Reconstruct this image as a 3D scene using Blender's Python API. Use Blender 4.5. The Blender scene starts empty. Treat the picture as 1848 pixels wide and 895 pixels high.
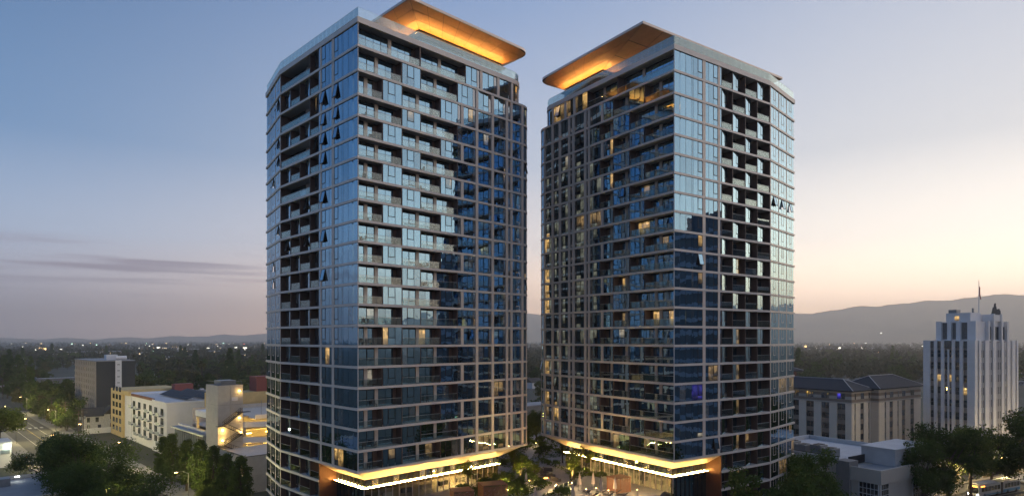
import bpy, math, random
from mathutils import Matrix, Vector
RND = random.Random(11)
sc = bpy.context.scene
COL = sc.collection
rad = math.radians
H = 38.0                      # camera height above the street
FP, CX, HY = 1140.0, 924.0, 612.0
SUN_AZ = 68.0                 # degrees to the right of the view direction (+Y)

# ------------------------------------------------------------------ camera
cam = bpy.data.objects.new('camera', bpy.data.cameras.new('camera')); COL.objects.link(cam)
cam.location = (0, 0, H); cam.rotation_euler = (math.pi/2, 0, 0)
cam.data.sensor_width = 36; cam.data.lens = 36*FP/1848; cam.data.shift_y = (HY-447.5)/1848
cam.data.clip_start = 0.5; cam.data.clip_end = 60000
sc.camera = cam
# ------------------------------------------------------------------ render settings
sc.view_settings.view_transform = 'Standard'; sc.view_settings.look = 'None'
sc.view_settings.exposure = 0.0; sc.view_settings.gamma = 1.0
sc.render.engine = 'CYCLES'
cy = sc.cycles
cy.use_denoising = True
cy.max_bounces = 7; cy.diffuse_bounces = 3; cy.glossy_bounces = 4; cy.transparent_max_bounces = 12
cy.transmission_bounces = 3; cy.volume_bounces = 1
cy.sample_clamp_indirect = 6.0
cy.caustics_reflective = False; cy.caustics_refractive = False

def lin(c):
    out = []
    for v in c[:3]:
        v = v/255.0
        out.append(v/12.92 if v <= 0.04045 else ((v+0.055)/1.055)**2.4)
    return tuple(out)+(1.0,)

# ------------------------------------------------------------------ world: twilight sky
w = bpy.data.worlds.new('World'); sc.world = w; w.use_nodes = True
nt = w.node_tree; N = nt.nodes; L = nt.links
bg = N['Background']
tc = N.new('ShaderNodeTexCoord'); sep = N.new('ShaderNodeSeparateXYZ'); L.new(tc.outputs['Generated'], sep.inputs[0])
def wmath(op, a, b=None, clamp=False):
    n = N.new('ShaderNodeMath'); n.operation = op; n.use_clamp = clamp
    for i, v in enumerate((a, b)):
        if v is None: continue
        if isinstance(v, (int, float)): n.inputs[i].default_value = v
        else: L.new(v, n.inputs[i])
    return n.outputs[0]
sx, sy = math.sin(rad(SUN_AZ)), math.cos(rad(SUN_AZ))
hor = wmath('SQRT', wmath('ADD', wmath('MULTIPLY', sep.outputs[0], sep.outputs[0]), wmath('ADD', wmath('MULTIPLY', sep.outputs[1], sep.outputs[1]), 1e-6)))
cosaz = wmath('DIVIDE', wmath('ADD', wmath('MULTIPLY', sep.outputs[0], sx), wmath('MULTIPLY', sep.outputs[1], sy)), hor)
def wstep(v, a, b):
    n = N.new('ShaderNodeMapRange'); n.interpolation_type = 'SMOOTHSTEP'
    L.new(v, n.inputs[0]); n.inputs[1].default_value = a; n.inputs[2].default_value = b
    return n.outputs[0]
def ramp(cols):
    n = N.new('ShaderNodeValToRGB'); n.color_ramp.interpolation = 'B_SPLINE' if False else 'LINEAR'
    L.new(wmath('MAXIMUM', sep.outputs[2], 0.0), n.inputs[0])
    els = n.color_ramp.elements
    pos = (0.0, 0.052, 0.14, 0.26, 0.47, 1.0)
    els[0].position = 0; els[0].color = lin(cols[0]); els[1].position = 1; els[1].color = lin(cols[5])
    for p, c in zip(pos[1:5], cols[1:5]):
        e = els.new(p); e.color = lin(c)
    return n.outputs[0]
SKY_A = ((202,188,200), (198,196,218), (174,196,230), (100,144,194), (66,108,160), (80,112,162))
SKY_B = ((385,305,232), (345,295,255), (254,243,242), (192,202,222), (136,162,204), (90,122,170))
SKY_C = ((480,388,290), (428,374,330), (306,296,284), (224,226,232), (180,190,212), (98,128,174))
def wmix(f, a, b):
    n = N.new('ShaderNodeMix'); n.data_type = 'RGBA'
    L.new(f, n.inputs[0]); L.new(a, n.inputs[6]); L.new(b, n.inputs[7]); return n.outputs[2]
SKY_D = ((500,410,290), (480,425,335), (410,388,345), (310,304,294), (205,212,228), (95,126,172))
cA, cB, cC, cD = ramp(SKY_A), ramp(SKY_B), ramp(SKY_C), ramp(SKY_D)
sky = wmix(wstep(cosaz, 0.32, 1.0), wmix(wstep(cosaz, -0.45, 0.45), cA, cB), cC)
sky = wmix(wstep(cosaz, 0.87, 1.0), sky, cD)
# thin cirrus streaks low in the sky
mp = N.new('ShaderNodeMapping'); L.new(tc.outputs['Generated'], mp.inputs[0]); mp.inputs['Scale'].default_value = (1.0, 1.0, 26); mp.inputs['Rotation'].default_value = (0, rad(5), 0)
nz = N.new('ShaderNodeTexNoise'); L.new(mp.outputs[0], nz.inputs[0]); nz.inputs['Scale'].default_value = 2.6; nz.inputs['Detail'].default_value = 5
cl = wmath('MULTIPLY', wstep(nz.outputs[0], 0.50, 0.68), wmath('MULTIPLY', wstep(sep.outputs[2], 0.02, 0.06), wmath('SUBTRACT', 1.0, wstep(sep.outputs[2], 0.10, 0.16))))
cl = wmath('MULTIPLY', cl, wmath('SUBTRACT', 0.85, wmath('MULTIPLY', wstep(cosaz, -0.2, 0.4), 0.85)))
dk = N.new('ShaderNodeRGB'); dk.outputs[0].default_value = lin((152,138,162))
sky = wmix(cl, sky, dk.outputs[0])
# a share of the physical sky under it
ns = N.new('ShaderNodeTexSky'); ns.sky_type = 'NISHITA'; ns.sun_disc = False
ns.sun_elevation = rad(1.5); ns.sun_rotation = rad(SUN_AZ)
bg2 = N.new('ShaderNodeBackground'); L.new(ns.outputs[0], bg2.inputs[0]); bg2.inputs[1].default_value = 0.05
L.new(sky, bg.inputs[0]); bg.inputs[1].default_value = 1.0
add = N.new('ShaderNodeAddShader'); L.new(bg.outputs[0], add.inputs[0]); L.new(bg2.outputs[0], add.inputs[1])
L.new(add.outputs[0], N['World Output'].inputs[0])
# ------------------------------------------------------------------ afterglow sun, soft and weak
sl = bpy.data.lights.new('sun', 'SUN'); sl.energy = 0.65; sl.angle = rad(110); sl.color = (1.0, 0.72, 0.44)
sun = bpy.data.objects.new('sun', sl); COL.objects.link(sun); sun.location = (0, 0, 300)
e = rad(9.0)
sun.rotation_euler = Vector((sx*math.cos(e), sy*math.cos(e), math.sin(e))).to_track_quat('Z', 'Y').to_euler()

# ================================================================== materials
MATS = {}
def newmat(name):
    m = bpy.data.materials.new(name); m.use_nodes = True; MATS[name] = m
    return m, m.node_tree.nodes, m.node_tree.links
def pbr(name, col, rough=0.6, metal=0.0, var=0.12, scale=0.35, bump=0.0, emit=None, es=0.0):
    m, n, l = newmat(name); b = n['Principled BSDF']
    b.inputs['Roughness'].default_value = rough; b.inputs['Metallic'].default_value = metal
    geo = n.new('ShaderNodeNewGeometry'); nz = n.new('ShaderNodeTexNoise')
    nz.inputs['Scale'].default_value = scale; nz.inputs['Detail'].default_value = 6; nz.inputs['Roughness'].default_value = 0.65
    l.new(geo.outputs['Position'], nz.inputs['Vector'])
    mx = n.new('ShaderNodeMix'); mx.data_type = 'RGBA'
    mx.inputs[6].default_value = tuple(c*(1-var*2) for c in col[:3])+(1,); mx.inputs[7].default_value = tuple(min(1, c*(1+var*2)) for c in col[:3])+(1,)
    l.new(nz.outputs[0], mx.inputs[0]); l.new(mx.outputs[2], b.inputs['Base Color'])
    if bump:
        bp = n.new('ShaderNodeBump'); bp.inputs['Strength'].default_value = bump; l.new(nz.outputs[0], bp.inputs['Height']); l.new(bp.outputs[0], b.inputs['Normal'])
    if emit:
        b.inputs['Emission Color'].default_value = emit+(1,); b.inputs['Emission Strength'].default_value = es
    return m
def emis(name, col, s, var=0.0, scale=1.0):
    m, n, l = newmat(name); n.remove(n['Principled BSDF'])
    e = n.new('ShaderNodeEmission'); e.inputs[0].default_value = col+(1,); e.inputs[1].default_value = s
    if var:
        geo = n.new('ShaderNodeNewGeometry'); nz = n.new('ShaderNodeTexNoise'); nz.inputs['Scale'].default_value = scale; nz.inputs['Detail'].default_value = 3
        l.new(geo.outputs['Position'], nz.inputs['Vector'])
        mr = n.new('ShaderNodeMapRange'); l.new(nz.outputs[0], mr.inputs[0]); mr.inputs[1].default_value = 0.35; mr.inputs[2].default_value = 0.68; mr.inputs[3].default_value = s*(1-var); mr.inputs[4].default_value = s*(1+var)
        l.new(mr.outputs[0], e.inputs[1])
    l.new(e.outputs[0], n['Material Output'].inputs[0]); return m
def glass(name, base, refl=0.70, tint=(0.32, 0.58, 0.80), emit=None, es=0.0, wav=0.006, evar=0.6):
    """coated window glass: a mirror-like coat over a dim room"""
    m, n, l = newmat(name); n.remove(n['Principled BSDF'])
    geo = n.new('ShaderNodeNewGeometry')
    nz = n.new('ShaderNodeTexNoise'); nz.inputs['Scale'].default_value = 0.9; nz.inputs['Detail'].default_value = 1.5; l.new(geo.outputs['Position'], nz.inputs['Vector'])
    bp = n.new('ShaderNodeBump'); bp.inputs['Strength'].default_value = 1.0; bp.inputs['Distance'].default_value = wav; l.new(nz.outputs[0], bp.inputs['Height'])
    gl = n.new('ShaderNodeBsdfGlossy'); gl.inputs['Color'].default_value = tint+(1,); gl.inputs['Roughness'].default_value = 0.008; l.new(bp.outputs[0], gl.inputs['Normal'])
    n2 = n.new('ShaderNodeTexNoise'); n2.inputs['Scale'].default_value = 0.7; n2.inputs['Detail'].default_value = 4; l.new(geo.outputs['Position'], n2.inputs['Vector'])
    mx = n.new('ShaderNodeMix'); mx.data_type = 'RGBA'; l.new(n2.outputs[0], mx.inputs[0])
    mx.inputs[6].default_value = tuple(c*0.4 for c in base)+(1,); mx.inputs[7].default_value = tuple(c*1.6 for c in base)+(1,)
    df = n.new('ShaderNodeBsdfDiffuse'); l.new(mx.outputs[2], df.inputs[0])
    low = df.outputs[0]
    if emit:
        em = n.new('ShaderNodeEmission'); em.inputs[0].default_value = emit+(1,)
        # room light painted into the pane's glow: bright ceiling line, darker furniture and curtain edge
        tg = n.new('ShaderNodeTexCoord'); sg = n.new('ShaderNodeSeparateXYZ'); l.new(tg.outputs['Generated'], sg.inputs[0])
        rp = n.new('ShaderNodeValToRGB'); l.new(sg.outputs[2], rp.inputs[0]); el_ = rp.color_ramp.elements
        el_[0].position = 0.0; el_[0].color = (.18, .18, .18, 1); el_[1].position = 1.0; el_[1].color = (.75, .75, .75, 1)
        for p_, v_ in ((.3, .4), (.42, .95), (.8, 1.0), (.88, 1.5), (.93, .7)):
            q_ = el_.new(p_); q_.color = (v_, v_, v_, 1)
        mp = n.new('ShaderNodeMapping'); mp.inputs['Scale'].default_value = (1.4, 1.4, 1.1); l.new(geo.outputs['Position'], mp.inputs[0])
        vo = n.new('ShaderNodeTexVoronoi'); vo.distance = 'CHEBYCHEV'; vo.inputs['Scale'].default_value = 1.0; l.new(mp.outputs[0], vo.inputs['Vector'])
        sv = n.new('ShaderNodeSeparateColor'); l.new(vo.outputs['Color'], sv.inputs[0])
        mr = n.new('ShaderNodeMapRange'); l.new(sv.outputs[0], mr.inputs[0]); mr.inputs[3].default_value = es*(1-evar); mr.inputs[4].default_value = es*(1+evar)
        mu = n.new('ShaderNodeMath'); mu.operation = 'MULTIPLY'; l.new(mr.outputs[0], mu.inputs[0]); l.new(rp.outputs[0], mu.inputs[1])
        l.new(mu.outputs[0], em.inputs[1])
        ad = n.new('ShaderNodeAddShader'); l.new(low, ad.inputs[0]); l.new(em.outputs[0], ad.inputs[1]); low = ad.outputs[0]
    m1 = n.new('ShaderNodeMixShader'); m1.inputs[0].default_value = refl; l.new(low, m1.inputs[1]); l.new(gl.outputs[0], m1.inputs[2])
    g2 = n.new('ShaderNodeBsdfGlossy'); g2.inputs['Roughness'].default_value = 0.008; l.new(bp.outputs[0], g2.inputs['Normal'])
    fr = n.new('ShaderNodeFresnel'); fr.inputs[0].default_value = 1.45
    ms = n.new('ShaderNodeMixShader'); l.new(fr.outputs[0], ms.inputs[0]); l.new(m1.outputs[0], ms.inputs[1]); l.new(g2.outputs[0], ms.inputs[2])
    l.new(ms.outputs[0], n['Material Output'].inputs[0]); return m
def clearglass(name, tint, refl=0.12, col=(0.9, 0.97, 0.97)):
    m, n, l = newmat(name); n.remove(n['Principled BSDF'])
    tr = n.new('ShaderNodeBsdfTransparent'); tr.inputs[0].default_value = tint+(1,)
    gl = n.new('ShaderNodeBsdfGlossy'); gl.inputs[0].default_value = col+(1,); gl.inputs['Roughness'].default_value = 0.0
    ms = n.new('ShaderNodeMixShader')
    fr = n.new('ShaderNodeFresnel'); fr.inputs[0].default_value = 1.5
    mr = n.new('ShaderNodeMapRange'); l.new(fr.outputs[0], mr.inputs[0]); mr.inputs[1].default_value = 0.04; mr.inputs[2].default_value = 1.0; mr.inputs[3].default_value = refl; mr.inputs[4].default_value = 0.8
    l.new(mr.outputs[0], ms.inputs[0]); l.new(tr.outputs[0], ms.inputs[1]); l.new(gl.outputs[0], ms.inputs[2])
    l.new(ms.outputs[0], n['Material Output'].inputs[0]); return m
def leafmat(name, col, var=0.5):
    m, n, l = newmat(name); n.remove(n['Principled BSDF'])
    geo = n.new('ShaderNodeNewGeometry'); oi = n.new('ShaderNodeObjectInfo')
    nz = n.new('ShaderNodeTexNoise'); nz.inputs['Scale'].default_value = 0.55; nz.inputs['Detail'].default_value = 3; l.new(geo.outputs['Position'], nz.inputs['Vector'])
    ad = n.new('ShaderNodeMath'); ad.operation = 'ADD'; l.new(nz.outputs[0], ad.inputs[0])
    sb = n.new('ShaderNodeMath'); sb.operation = 'MULTIPLY_ADD'; l.new(oi.outputs['Random'], sb.inputs[0]); sb.inputs[1].default_value = 0.5; sb.inputs[2].default_value = -0.25
    l.new(sb.outputs[0], ad.inputs[1])
    mx = n.new('ShaderNodeMix'); mx.data_type = 'RGBA'; l.new(ad.outputs[0], mx.inputs[0])
    mx.inputs[6].default_value = tuple(c*(1-var) for c in col)+(1,); mx.inputs[7].default_value = (col[0]*(1+var)*1.15, col[1]*(1+var), col[2]*(1+var*0.6), 1)
    df = n.new('ShaderNodeBsdfDiffuse'); l.new(mx.outputs[2], df.inputs[0])
    tl = n.new('ShaderNodeBsdfTranslucent'); l.new(mx.outputs[2], tl.inputs[0])
    ms = n.new('ShaderNodeMixShader'); ms.inputs[0].default_value = 0.35; l.new(df.outputs[0], ms.inputs[1]); l.new(tl.outputs[0], ms.inputs[2])
    l.new(ms.outputs[0], n['Material Output'].inputs[0]); return m

# tower
pbr('fascia', (0.68, 0.61, 0.555), 0.45, 0.15, 0.05)
pbr('pier', (0.66, 0.57, 0.50), 0.45, 0.15, 0.06)
pbr('core', (0.06, 0.06, 0.065), 0.8)
pbr('soffit_paint', (0.48, 0.45, 0.43), 0.7, 0, 0.08)
pbr('brown_panel', (0.12, 0.078, 0.066), 0.45, 0.1, 0.15)
pbr('dark_frame', (0.012, 0.013, 0.015), 0.4, 0.3)
pbr('balcony_wall', (0.36, 0.34, 0.33), 0.7)
pbr('white_frame', (0.5, 0.48, 0.46), 0.4)
pbr('rust_wall', (0.13, 0.055, 0.03), 0.5, 0.2, 0.15)
pbr('wood_soffit', (0.40, 0.23, 0.10), 0.45, 0.1, 0.15, 0.8)
pbr('canopy_rim', (0.62, 0.52, 0.45), 0.35, 0.5, 0.04)
pbr('roof_grey', (0.28, 0.28, 0.29), 0.8)
glass('glass_a', (0.018, 0.024, 0.03)); glass('glass_b', (0.03, 0.035, 0.04), 0.58); glass('glass_c', (0.012, 0.016, 0.02), 0.68)
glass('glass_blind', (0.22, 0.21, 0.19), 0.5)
glass('glass_lit', (0.1, 0.08, 0.05), 0.30, emit=(1.0, 0.60, 0.20), es=0.75)
glass('glass_dimlit', (0.1, 0.08, 0.05), 0.36, emit=(1.0, 0.64, 0.28), es=0.26)
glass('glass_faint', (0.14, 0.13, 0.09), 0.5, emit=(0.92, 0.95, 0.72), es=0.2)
glass('glass_white', (0.1, 0.1, 0.08), 0.40, emit=(1.0, 0.86, 0.62), es=0.35)
glass('glass_blue', (0.02, 0.02, 0.05), 0.3, emit=(0.15, 0.12, 1.0), es=0.18)
glass('glass_strip', (0.10, 0.10, 0.10), 0.30, (0.85, 0.9, 0.95))
clearglass('rail_glass', (0.86, 0.91, 0.91), 0.06)
clearglass('roof_glass', (0.92, 0.96, 0.965), 0.05)
clearglass('lobby_glass', (0.93, 0.92, 0.88), 0.05)
emis('led', (1.0, 0.62, 0.24), 14.0); emis('cove', (1.0, 0.50, 0.14), 115.0); emis('lamp_warm', (1.0, 0.66, 0.28), 30.0)
emis('lobby_light', (1.0, 0.70, 0.28), 130.0); emis('soffit_led', (1.0, 0.54, 0.13), 330.0)
pbr('lobby_wall', (0.26, 0.19, 0.10), 0.7, 0, 0.45, 0.5); pbr('lobby_floor', (0.45, 0.38, 0.28), 0.4)
pbr('furn_dark', (0.05, 0.05, 0.055), 0.6); pbr('furn_pale', (0.45, 0.42, 0.36), 0.7)
pbr('red_paint', (0.45, 0.05, 0.03), 0.5)

# ================================================================== helpers
def prop(o, label=None, cat=None, group=None, kind=None):
    if label: o['label'] = label
    if cat: o['category'] = cat
    if group: o['group'] = group
    if kind: o['kind'] = kind
    return o
def mk(name, mesh, parent=None, M=None, loc=None):
    o = bpy.data.objects.new(name, mesh); COL.objects.link(o)
    if parent is not None: o.parent = parent
    if M is not None: o.matrix_basis = M
    if loc is not None: o.location = loc
    return o
def empty(name, loc, rz, label, cat, group=None):
    o = mk(name, None); o.location = loc; o.rotation_euler = (0, 0, rz); o.empty_display_size = 0.5
    return prop(o, label, cat, group)
def mesh(name, vs, fs, mats, mi=None, smooth=False):
    me = bpy.data.meshes.new(name); me.from_pydata(vs, [], fs)
    for m in ([mats] if isinstance(mats, str) else mats): me.materials.append(MATS[m])
    if mi: me.polygons.foreach_set('material_index', mi)
    if smooth: me.polygons.foreach_set('use_smooth', [True]*len(fs))
    me.update(); return me
CV = [(x, y, z) for z in (-.5, .5) for y in (-.5, .5) for x in (-.5, .5)]
CF = [(0, 2, 3, 1), (4, 5, 7, 6), (0, 1, 5, 4), (2, 6, 7, 3), (0, 4, 6, 2), (1, 3, 7, 5)]
_cubes = {}
def cube(mat):
    if mat not in _cubes: _cubes[mat] = mesh('box_'+mat, CV, CF, mat)
    return _cubes[mat]
_case = {}
def casement_mesh(gm, fm='dark_frame'):
    if (gm, fm) not in _case:
        vs, fs, mi = [], [], []
        def b(x0, x1, z0, z1, y0, y1, m):
            o = len(vs)
            for v in CV: vs.append(((x0+x1)/2+v[0]*(x1-x0), (y0+y1)/2+v[1]*(y1-y0), (z0+z1)/2+v[2]*(z1-z0)))
            for f in CF: fs.append(tuple(i+o for i in f)); mi.append(m)
        bw, bh = 0.075, 0.045
        b(-.5, -.5+bw, -.5, .5, -.5, .5, 1); b(.5-bw, .5, -.5, .5, -.5, .5, 1)
        b(-.5+bw, .5-bw, -.5, -.5+bh, -.5, .5, 1); b(-.5+bw, .5-bw, .5-bh, .5, -.5, .5, 1)
        b(-.5+bw, .5-bw, -.5+bh, .5-bh, -.3, .3, 0)
        _case[(gm, fm)] = mesh('casement_'+gm, vs, fs, [gm, fm], mi)
    return _case[(gm, fm)]
def barM(p0, p1, z0, z1, th):
    dx, dy = p1[0]-p0[0], p1[1]-p0[1]
    return Matrix.Translation(((p0[0]+p1[0])/2, (p0[1]+p1[1])/2, (z0+z1)/2)) @ Matrix.Rotation(math.atan2(dy, dx), 4, 'Z') @ Matrix.Diagonal((math.hypot(dx, dy), th, z1-z0, 1))
def bar(name, mat, parent, p0, p1, z0, z1, th):
    return mk(name, cube(mat), parent, barM(p0, p1, z0, z1, th))
def boxM(x0, x1, y0, y1, z0, z1):
    return Matrix.Translation(((x0+x1)/2, (y0+y1)/2, (z0+z1)/2)) @ Matrix.Diagonal((abs(x1-x0), abs(y1-y0), abs(z1-z0), 1))
def box(name, mat, parent, x0, x1, y0, y1, z0, z1):
    return mk(name, cube(mat), parent, boxM(x0, x1, y0, y1, z0, z1))
def prism_mesh(name, pts, z0, z1, mat, mat_bottom=None):
    a = sum(pts[i][0]*pts[(i+1) % len(pts)][1]-pts[(i+1) % len(pts)][0]*pts[i][1] for i in range(len(pts)))
    if a < 0: pts = pts[::-1]
    n = len(pts)
    vs = [(x, y, z0) for x, y in pts]+[(x, y, z1) for x, y in pts]
    fs = [tuple(range(n-1, -1, -1)), tuple(range(n, 2*n))]+[(i, (i+1) % n, n+(i+1) % n, n+i) for i in range(n)]
    mi = [1 if mat_bottom else 0]+[0]*(n+1)
    return mesh(name, vs, fs, [mat]+([mat_bottom] if mat_bottom else []), mi)
class Acc:
    """many boxes in one mesh"""
    def __init__(s): s.v, s.f, s.m, s.mats = [], [], [], []
    def mi(s, mat):
        if mat not in s.mats: s.mats.append(mat)
        return s.mats.index(mat)
    def box(s, M, mat):
        o = len(s.v); k = s.mi(mat)
        for v in CV: s.v.append(tuple(M @ Vector(v)))
        for f in CF: s.f.append(tuple(i+o for i in f)); s.m.append(k)
    def poly(s, pts, mat):
        o = len(s.v); s.v += [tuple(p) for p in pts]; s.f.append(tuple(range(o, o+len(pts)))); s.m.append(s.mi(mat))
    def tube(s, p, q, r0, r1, mat, n=6):
        p, q = Vector(p), Vector(q); d = (q-p)
        if d.length < 1e-6: return
        a = d.orthogonal().normalized(); b = d.normalized().cross(a); o = len(s.v); k = s.mi(mat)
        for c, r in ((p, r0), (q, r1)):
            for i in range(n):
                t = 2*math.pi*i/n; s.v.append(tuple(c+a*(r*math.cos(t))+b*(r*math.sin(t))))
        for i in range(n): s.f.append((o+i, o+(i+1) % n, o+n+(i+1) % n, o+n+i)); s.m.append(k)
        s.f.append(tuple(o+n+i for i in range(n))); s.m.append(k)
    def obj(s, name, parent=None, M=None, smooth=False):
        return mk(name, mesh(name, s.v, s.f, s.mats, s.m, smooth), parent, M)
    def mesh(s, name, smooth=False): return mesh(name, s.v, s.f, s.mats, s.m, smooth)
def gp(x, y, z=0.0):
    """ground point (height z above the street) that the photograph shows at pixel x, y"""
    d = (H-z)*FP/(y-HY); return ((x-CX)/FP*d, d)
def dp(x, d): return ((x-CX)/FP*d, d)
def lamp(name, loc, energy, col=(1, 0.66, 0.3), size=0.15, parent=None, spot=None, direction=None):
    ld = bpy.data.lights.new(name, 'SPOT' if spot else 'POINT'); ld.energy = energy; ld.color = col; ld.shadow_soft_size = size
    if spot: ld.spot_size = rad(spot); ld.spot_blend = 0.6
    o = bpy.data.objects.new(name, ld); COL.objects.link(o); o.location = loc
    if parent is not None: o.parent = parent
    if direction is not None: o.rotation_euler = Vector(direction).to_track_quat('-Z', 'Y').to_euler()
    return o
# ================================================================== the two glass towers
def zl(r):
    if r == 14: return H+44.6
    if r == 15: return H+48.74
    return H-0.9+3.18*r if r < 13 else H+40.9
SLAB = 0.38
QL, RC = 35.3, 3.1           # straight length and corner radius of the court face
LIT = [(763, 604, 11, 'lit'), (782, 604, 9, 'lit'), (693, 604, 8, 'lit'), (897, 697, 9, 'dim'), (612, 818, 12, 'lit'), (635, 815, 7, 'lit'), (908, 806, 12, 'dim'), (872, 806, 11, 'dim'),
       (1107, 257, 9, 'lit'), (1107, 322, 9, 'lit'), (1048, 397, 8, 'dim'), (1074, 392, 9, 'dim'), (1160, 408, 10, 'lit'), (1203, 435, 9, 'dim'), (1262, 436, 6, 'lit'), (1125, 512, 9, 'lit'),
       (1192, 572, 8, 'lit'), (1212, 570, 8, 'lit'), (1125, 572, 10, 'dim'), (987, 437, 4, 'lit'), (987, 500, 4, 'lit'), (987, 525, 4, 'lit'), (987, 550, 4, 'lit'), (987, 660, 4, 'lit'), (987, 713, 4, 'lit'), (1005, 740, 5, 'lit'),
       (987, 740, 4, 'dim'), (1336, 478, 9, 'dim'), (1336, 606, 9, 'dim'), (1336, 672, 9, 'dim'), (1336, 732, 9, 'dim'), (1336, 795, 9, 'dim'), (1336, 858, 9, 'dim'), (1360, 825, 6, 'dim'),
       (1003, 203, 8, 'lit'), (1022, 198, 8, 'dim'), (1040, 192, 8, 'dim'), (1060, 180, 8, 'lit'), (1255, 705, 12, 'blue'), (1285, 675, 9, 'dim'), (1412, 692, 9, 'dim'), (1428, 700, 5, 'dim'), (1412, 845, 8, 'dim'), (1430, 860, 8, 'dim'),
       (1070, 800, 10, 'dim'), (1110, 808, 9, 'dim'), (1160, 815, 9, 'dim'), (933, 170, 6, 'dim')]
class Tower:
    def __init__(s, side):
        s.side = side
        if side == 'L':
            s.A = (-23.3, 95.5); s.rot = rad(44.4); s.swap = False
            lab = 'glass apartment tower with blue street face beside the parking garage and cream flats'
        else:
            s.A = (26.8, 104.4); s.rot = rad(34.5); s.swap = True
            lab = 'glass apartment tower whose outer face turns towards the pale ribbed art deco tower'
        s.root = empty('apartment_tower', (s.A[0], s.A[1], 0), s.rot, lab, 'tower', 'twin apartment towers')
        s.panes, s.cases, s.rnd = [], [], random.Random(5 if side == 'L' else 9)
        s.cr, s.sr = math.cos(s.rot), math.sin(s.rot)
    def m(s, p): return (p[1], p[0]) if s.swap else (p[0], p[1])
    def world(s, p, z):
        x, y = s.m(p); return (s.A[0]+s.cr*x-s.sr*y, s.A[1]+s.sr*x+s.cr*y, z)
    def px(s, p, z):
        x, y, z = s.world(p, z); return CX+FP*x/y, HY-FP*(z-H)/y, y
    # path along the court face (u), then round the curved end
    def court(s, q, d, QQ=QL):
        if q <= QQ: return (q, d)
        t = (q-QQ)/RC
        if t < math.pi/2: return (QQ+(RC-d)*math.sin(t), RC-(RC-d)*math.cos(t))
        return (QQ+RC-d, RC+(q-QQ-RC*math.pi/2))
    VB, CHA, CHL = 26.8, rad(12.6), 12.6
    def outer(s, q, d):
        if q <= s.VB: return (d, q)
        t = q-s.VB; c, si = math.cos(s.CHA), math.sin(s.CHA)
        return (si*t+d*c, s.VB+c*t-d*si)
    def outline(s, d, QQ=QL, back=39.2, vmin=None):
        pts = [s.court(d if False else 0, d, QQ)] if False else []
        pts.append((d, d))
        n = 10
        for i in range(n+1):
            pts.append(s.court(QQ+RC*math.pi/2*i/n, d, QQ))
        pts.append((QQ+RC-d, back-d)); e = s.outer(s.VB+s.CHL, d)
        pts.append((e[0], back-d)); pts.append(s.outer(s.VB, d))
        return pts
    def pick(s, p, z, base=None):
        x, y, dep = s.px(p, z)
        for lx, ly, r, k in LIT:
            if abs(x-lx) < r*0.75+1 and abs(y-ly) < 13: return {'lit': 'glass_lit', 'dim': 'glass_dimlit', 'blue': 'glass_blue'}[k]
        if base: return base
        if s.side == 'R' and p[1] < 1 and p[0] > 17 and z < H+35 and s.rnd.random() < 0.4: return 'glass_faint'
        if s.rnd.random() < 0.007: return s.rnd.choice(['glass_lit', 'glass_dimlit', 'glass_dimlit', 'glass_white'])
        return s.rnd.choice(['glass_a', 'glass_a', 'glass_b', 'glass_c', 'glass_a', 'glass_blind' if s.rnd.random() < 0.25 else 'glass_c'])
    def pane(s, p0, p1, z0, z1, mat=None, th=0.05):
        a, b = s.m(p0), s.m(p1); g = 0.035
        mid = ((p0[0]+p1[0])/2, (p0[1]+p1[1])/2)
        mat = s.pick(mid, (z0+z1)/2, mat)
        M = barM(a, b, z0+g, z1-g, th)
        j = 0.0036
        M = M @ Matrix.Diagonal((1-min(0.2, 0.075/max(0.1, math.hypot(b[0]-a[0], b[1]-a[1]))), 1, 1, 1))
        M = Matrix.Translation(M.translation) @ Matrix.Rotation(s.rnd.gauss(0, j), 4, 'Z') @ Matrix.Translation(-M.translation) @ M
        ax = Vector((b[0]-a[0], b[1]-a[1], 0)).normalized()
        M = Matrix.Translation(M.translation) @ Matrix.Rotation(s.rnd.gauss(0, j), 4, ax) @ Matrix.Translation(-M.translation) @ M
        xa, ya, da = s.px(p0, (z0+z1)/2); xb, yb, db = s.px(p1, (z0+z1)/2)
        area = abs(xa-xb)*(z1-z0)/da*(0.02 if (ya > 900 or ya < -20) else 1)*(4 if 'lit' in mat or mat in ('glass_white', 'glass_blue', 'glass_faint') else 1)
        s.panes.append((area, M, mat))
    def case(s, p0, p1, z0, z1, mat=None, openness=0.0, outward=None, frame='dark_frame'):
        a, b = s.m(p0), s.m(p1)
        mid = ((p0[0]+p1[0])/2, (p0[1]+p1[1])/2); mat = s.pick(mid, (z0+z1)/2, mat)
        dx, dy = b[0]-a[0], b[1]-a[1]; h = z1-z0
        M = Matrix.Translation(((a[0]+b[0])/2, (a[1]+b[1])/2, z1)) @ Matrix.Rotation(math.atan2(dy, dx), 4, 'Z')
        if openness:
            o = s.m(outward); sg = 1 if (-dy*o[0]+dx*o[1]) > 0 else -1   # +y of the bar axis is (-dy, dx)
            M = M @ Matrix.Rotation(sg*openness, 4, 'X')
        M = M @ Matrix.Translation((0, 0, -h/2)) @ Matrix.Diagonal((math.hypot(dx, dy), 0.10, h, 1))
        mk('casement_window', casement_mesh(mat, frame), s.root, M)
    def bar(s, name, mat, p0, p1, z0, z1, th): return bar(name, mat, s.root, s.m(p0), s.m(p1), z0, z1, th)
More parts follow.
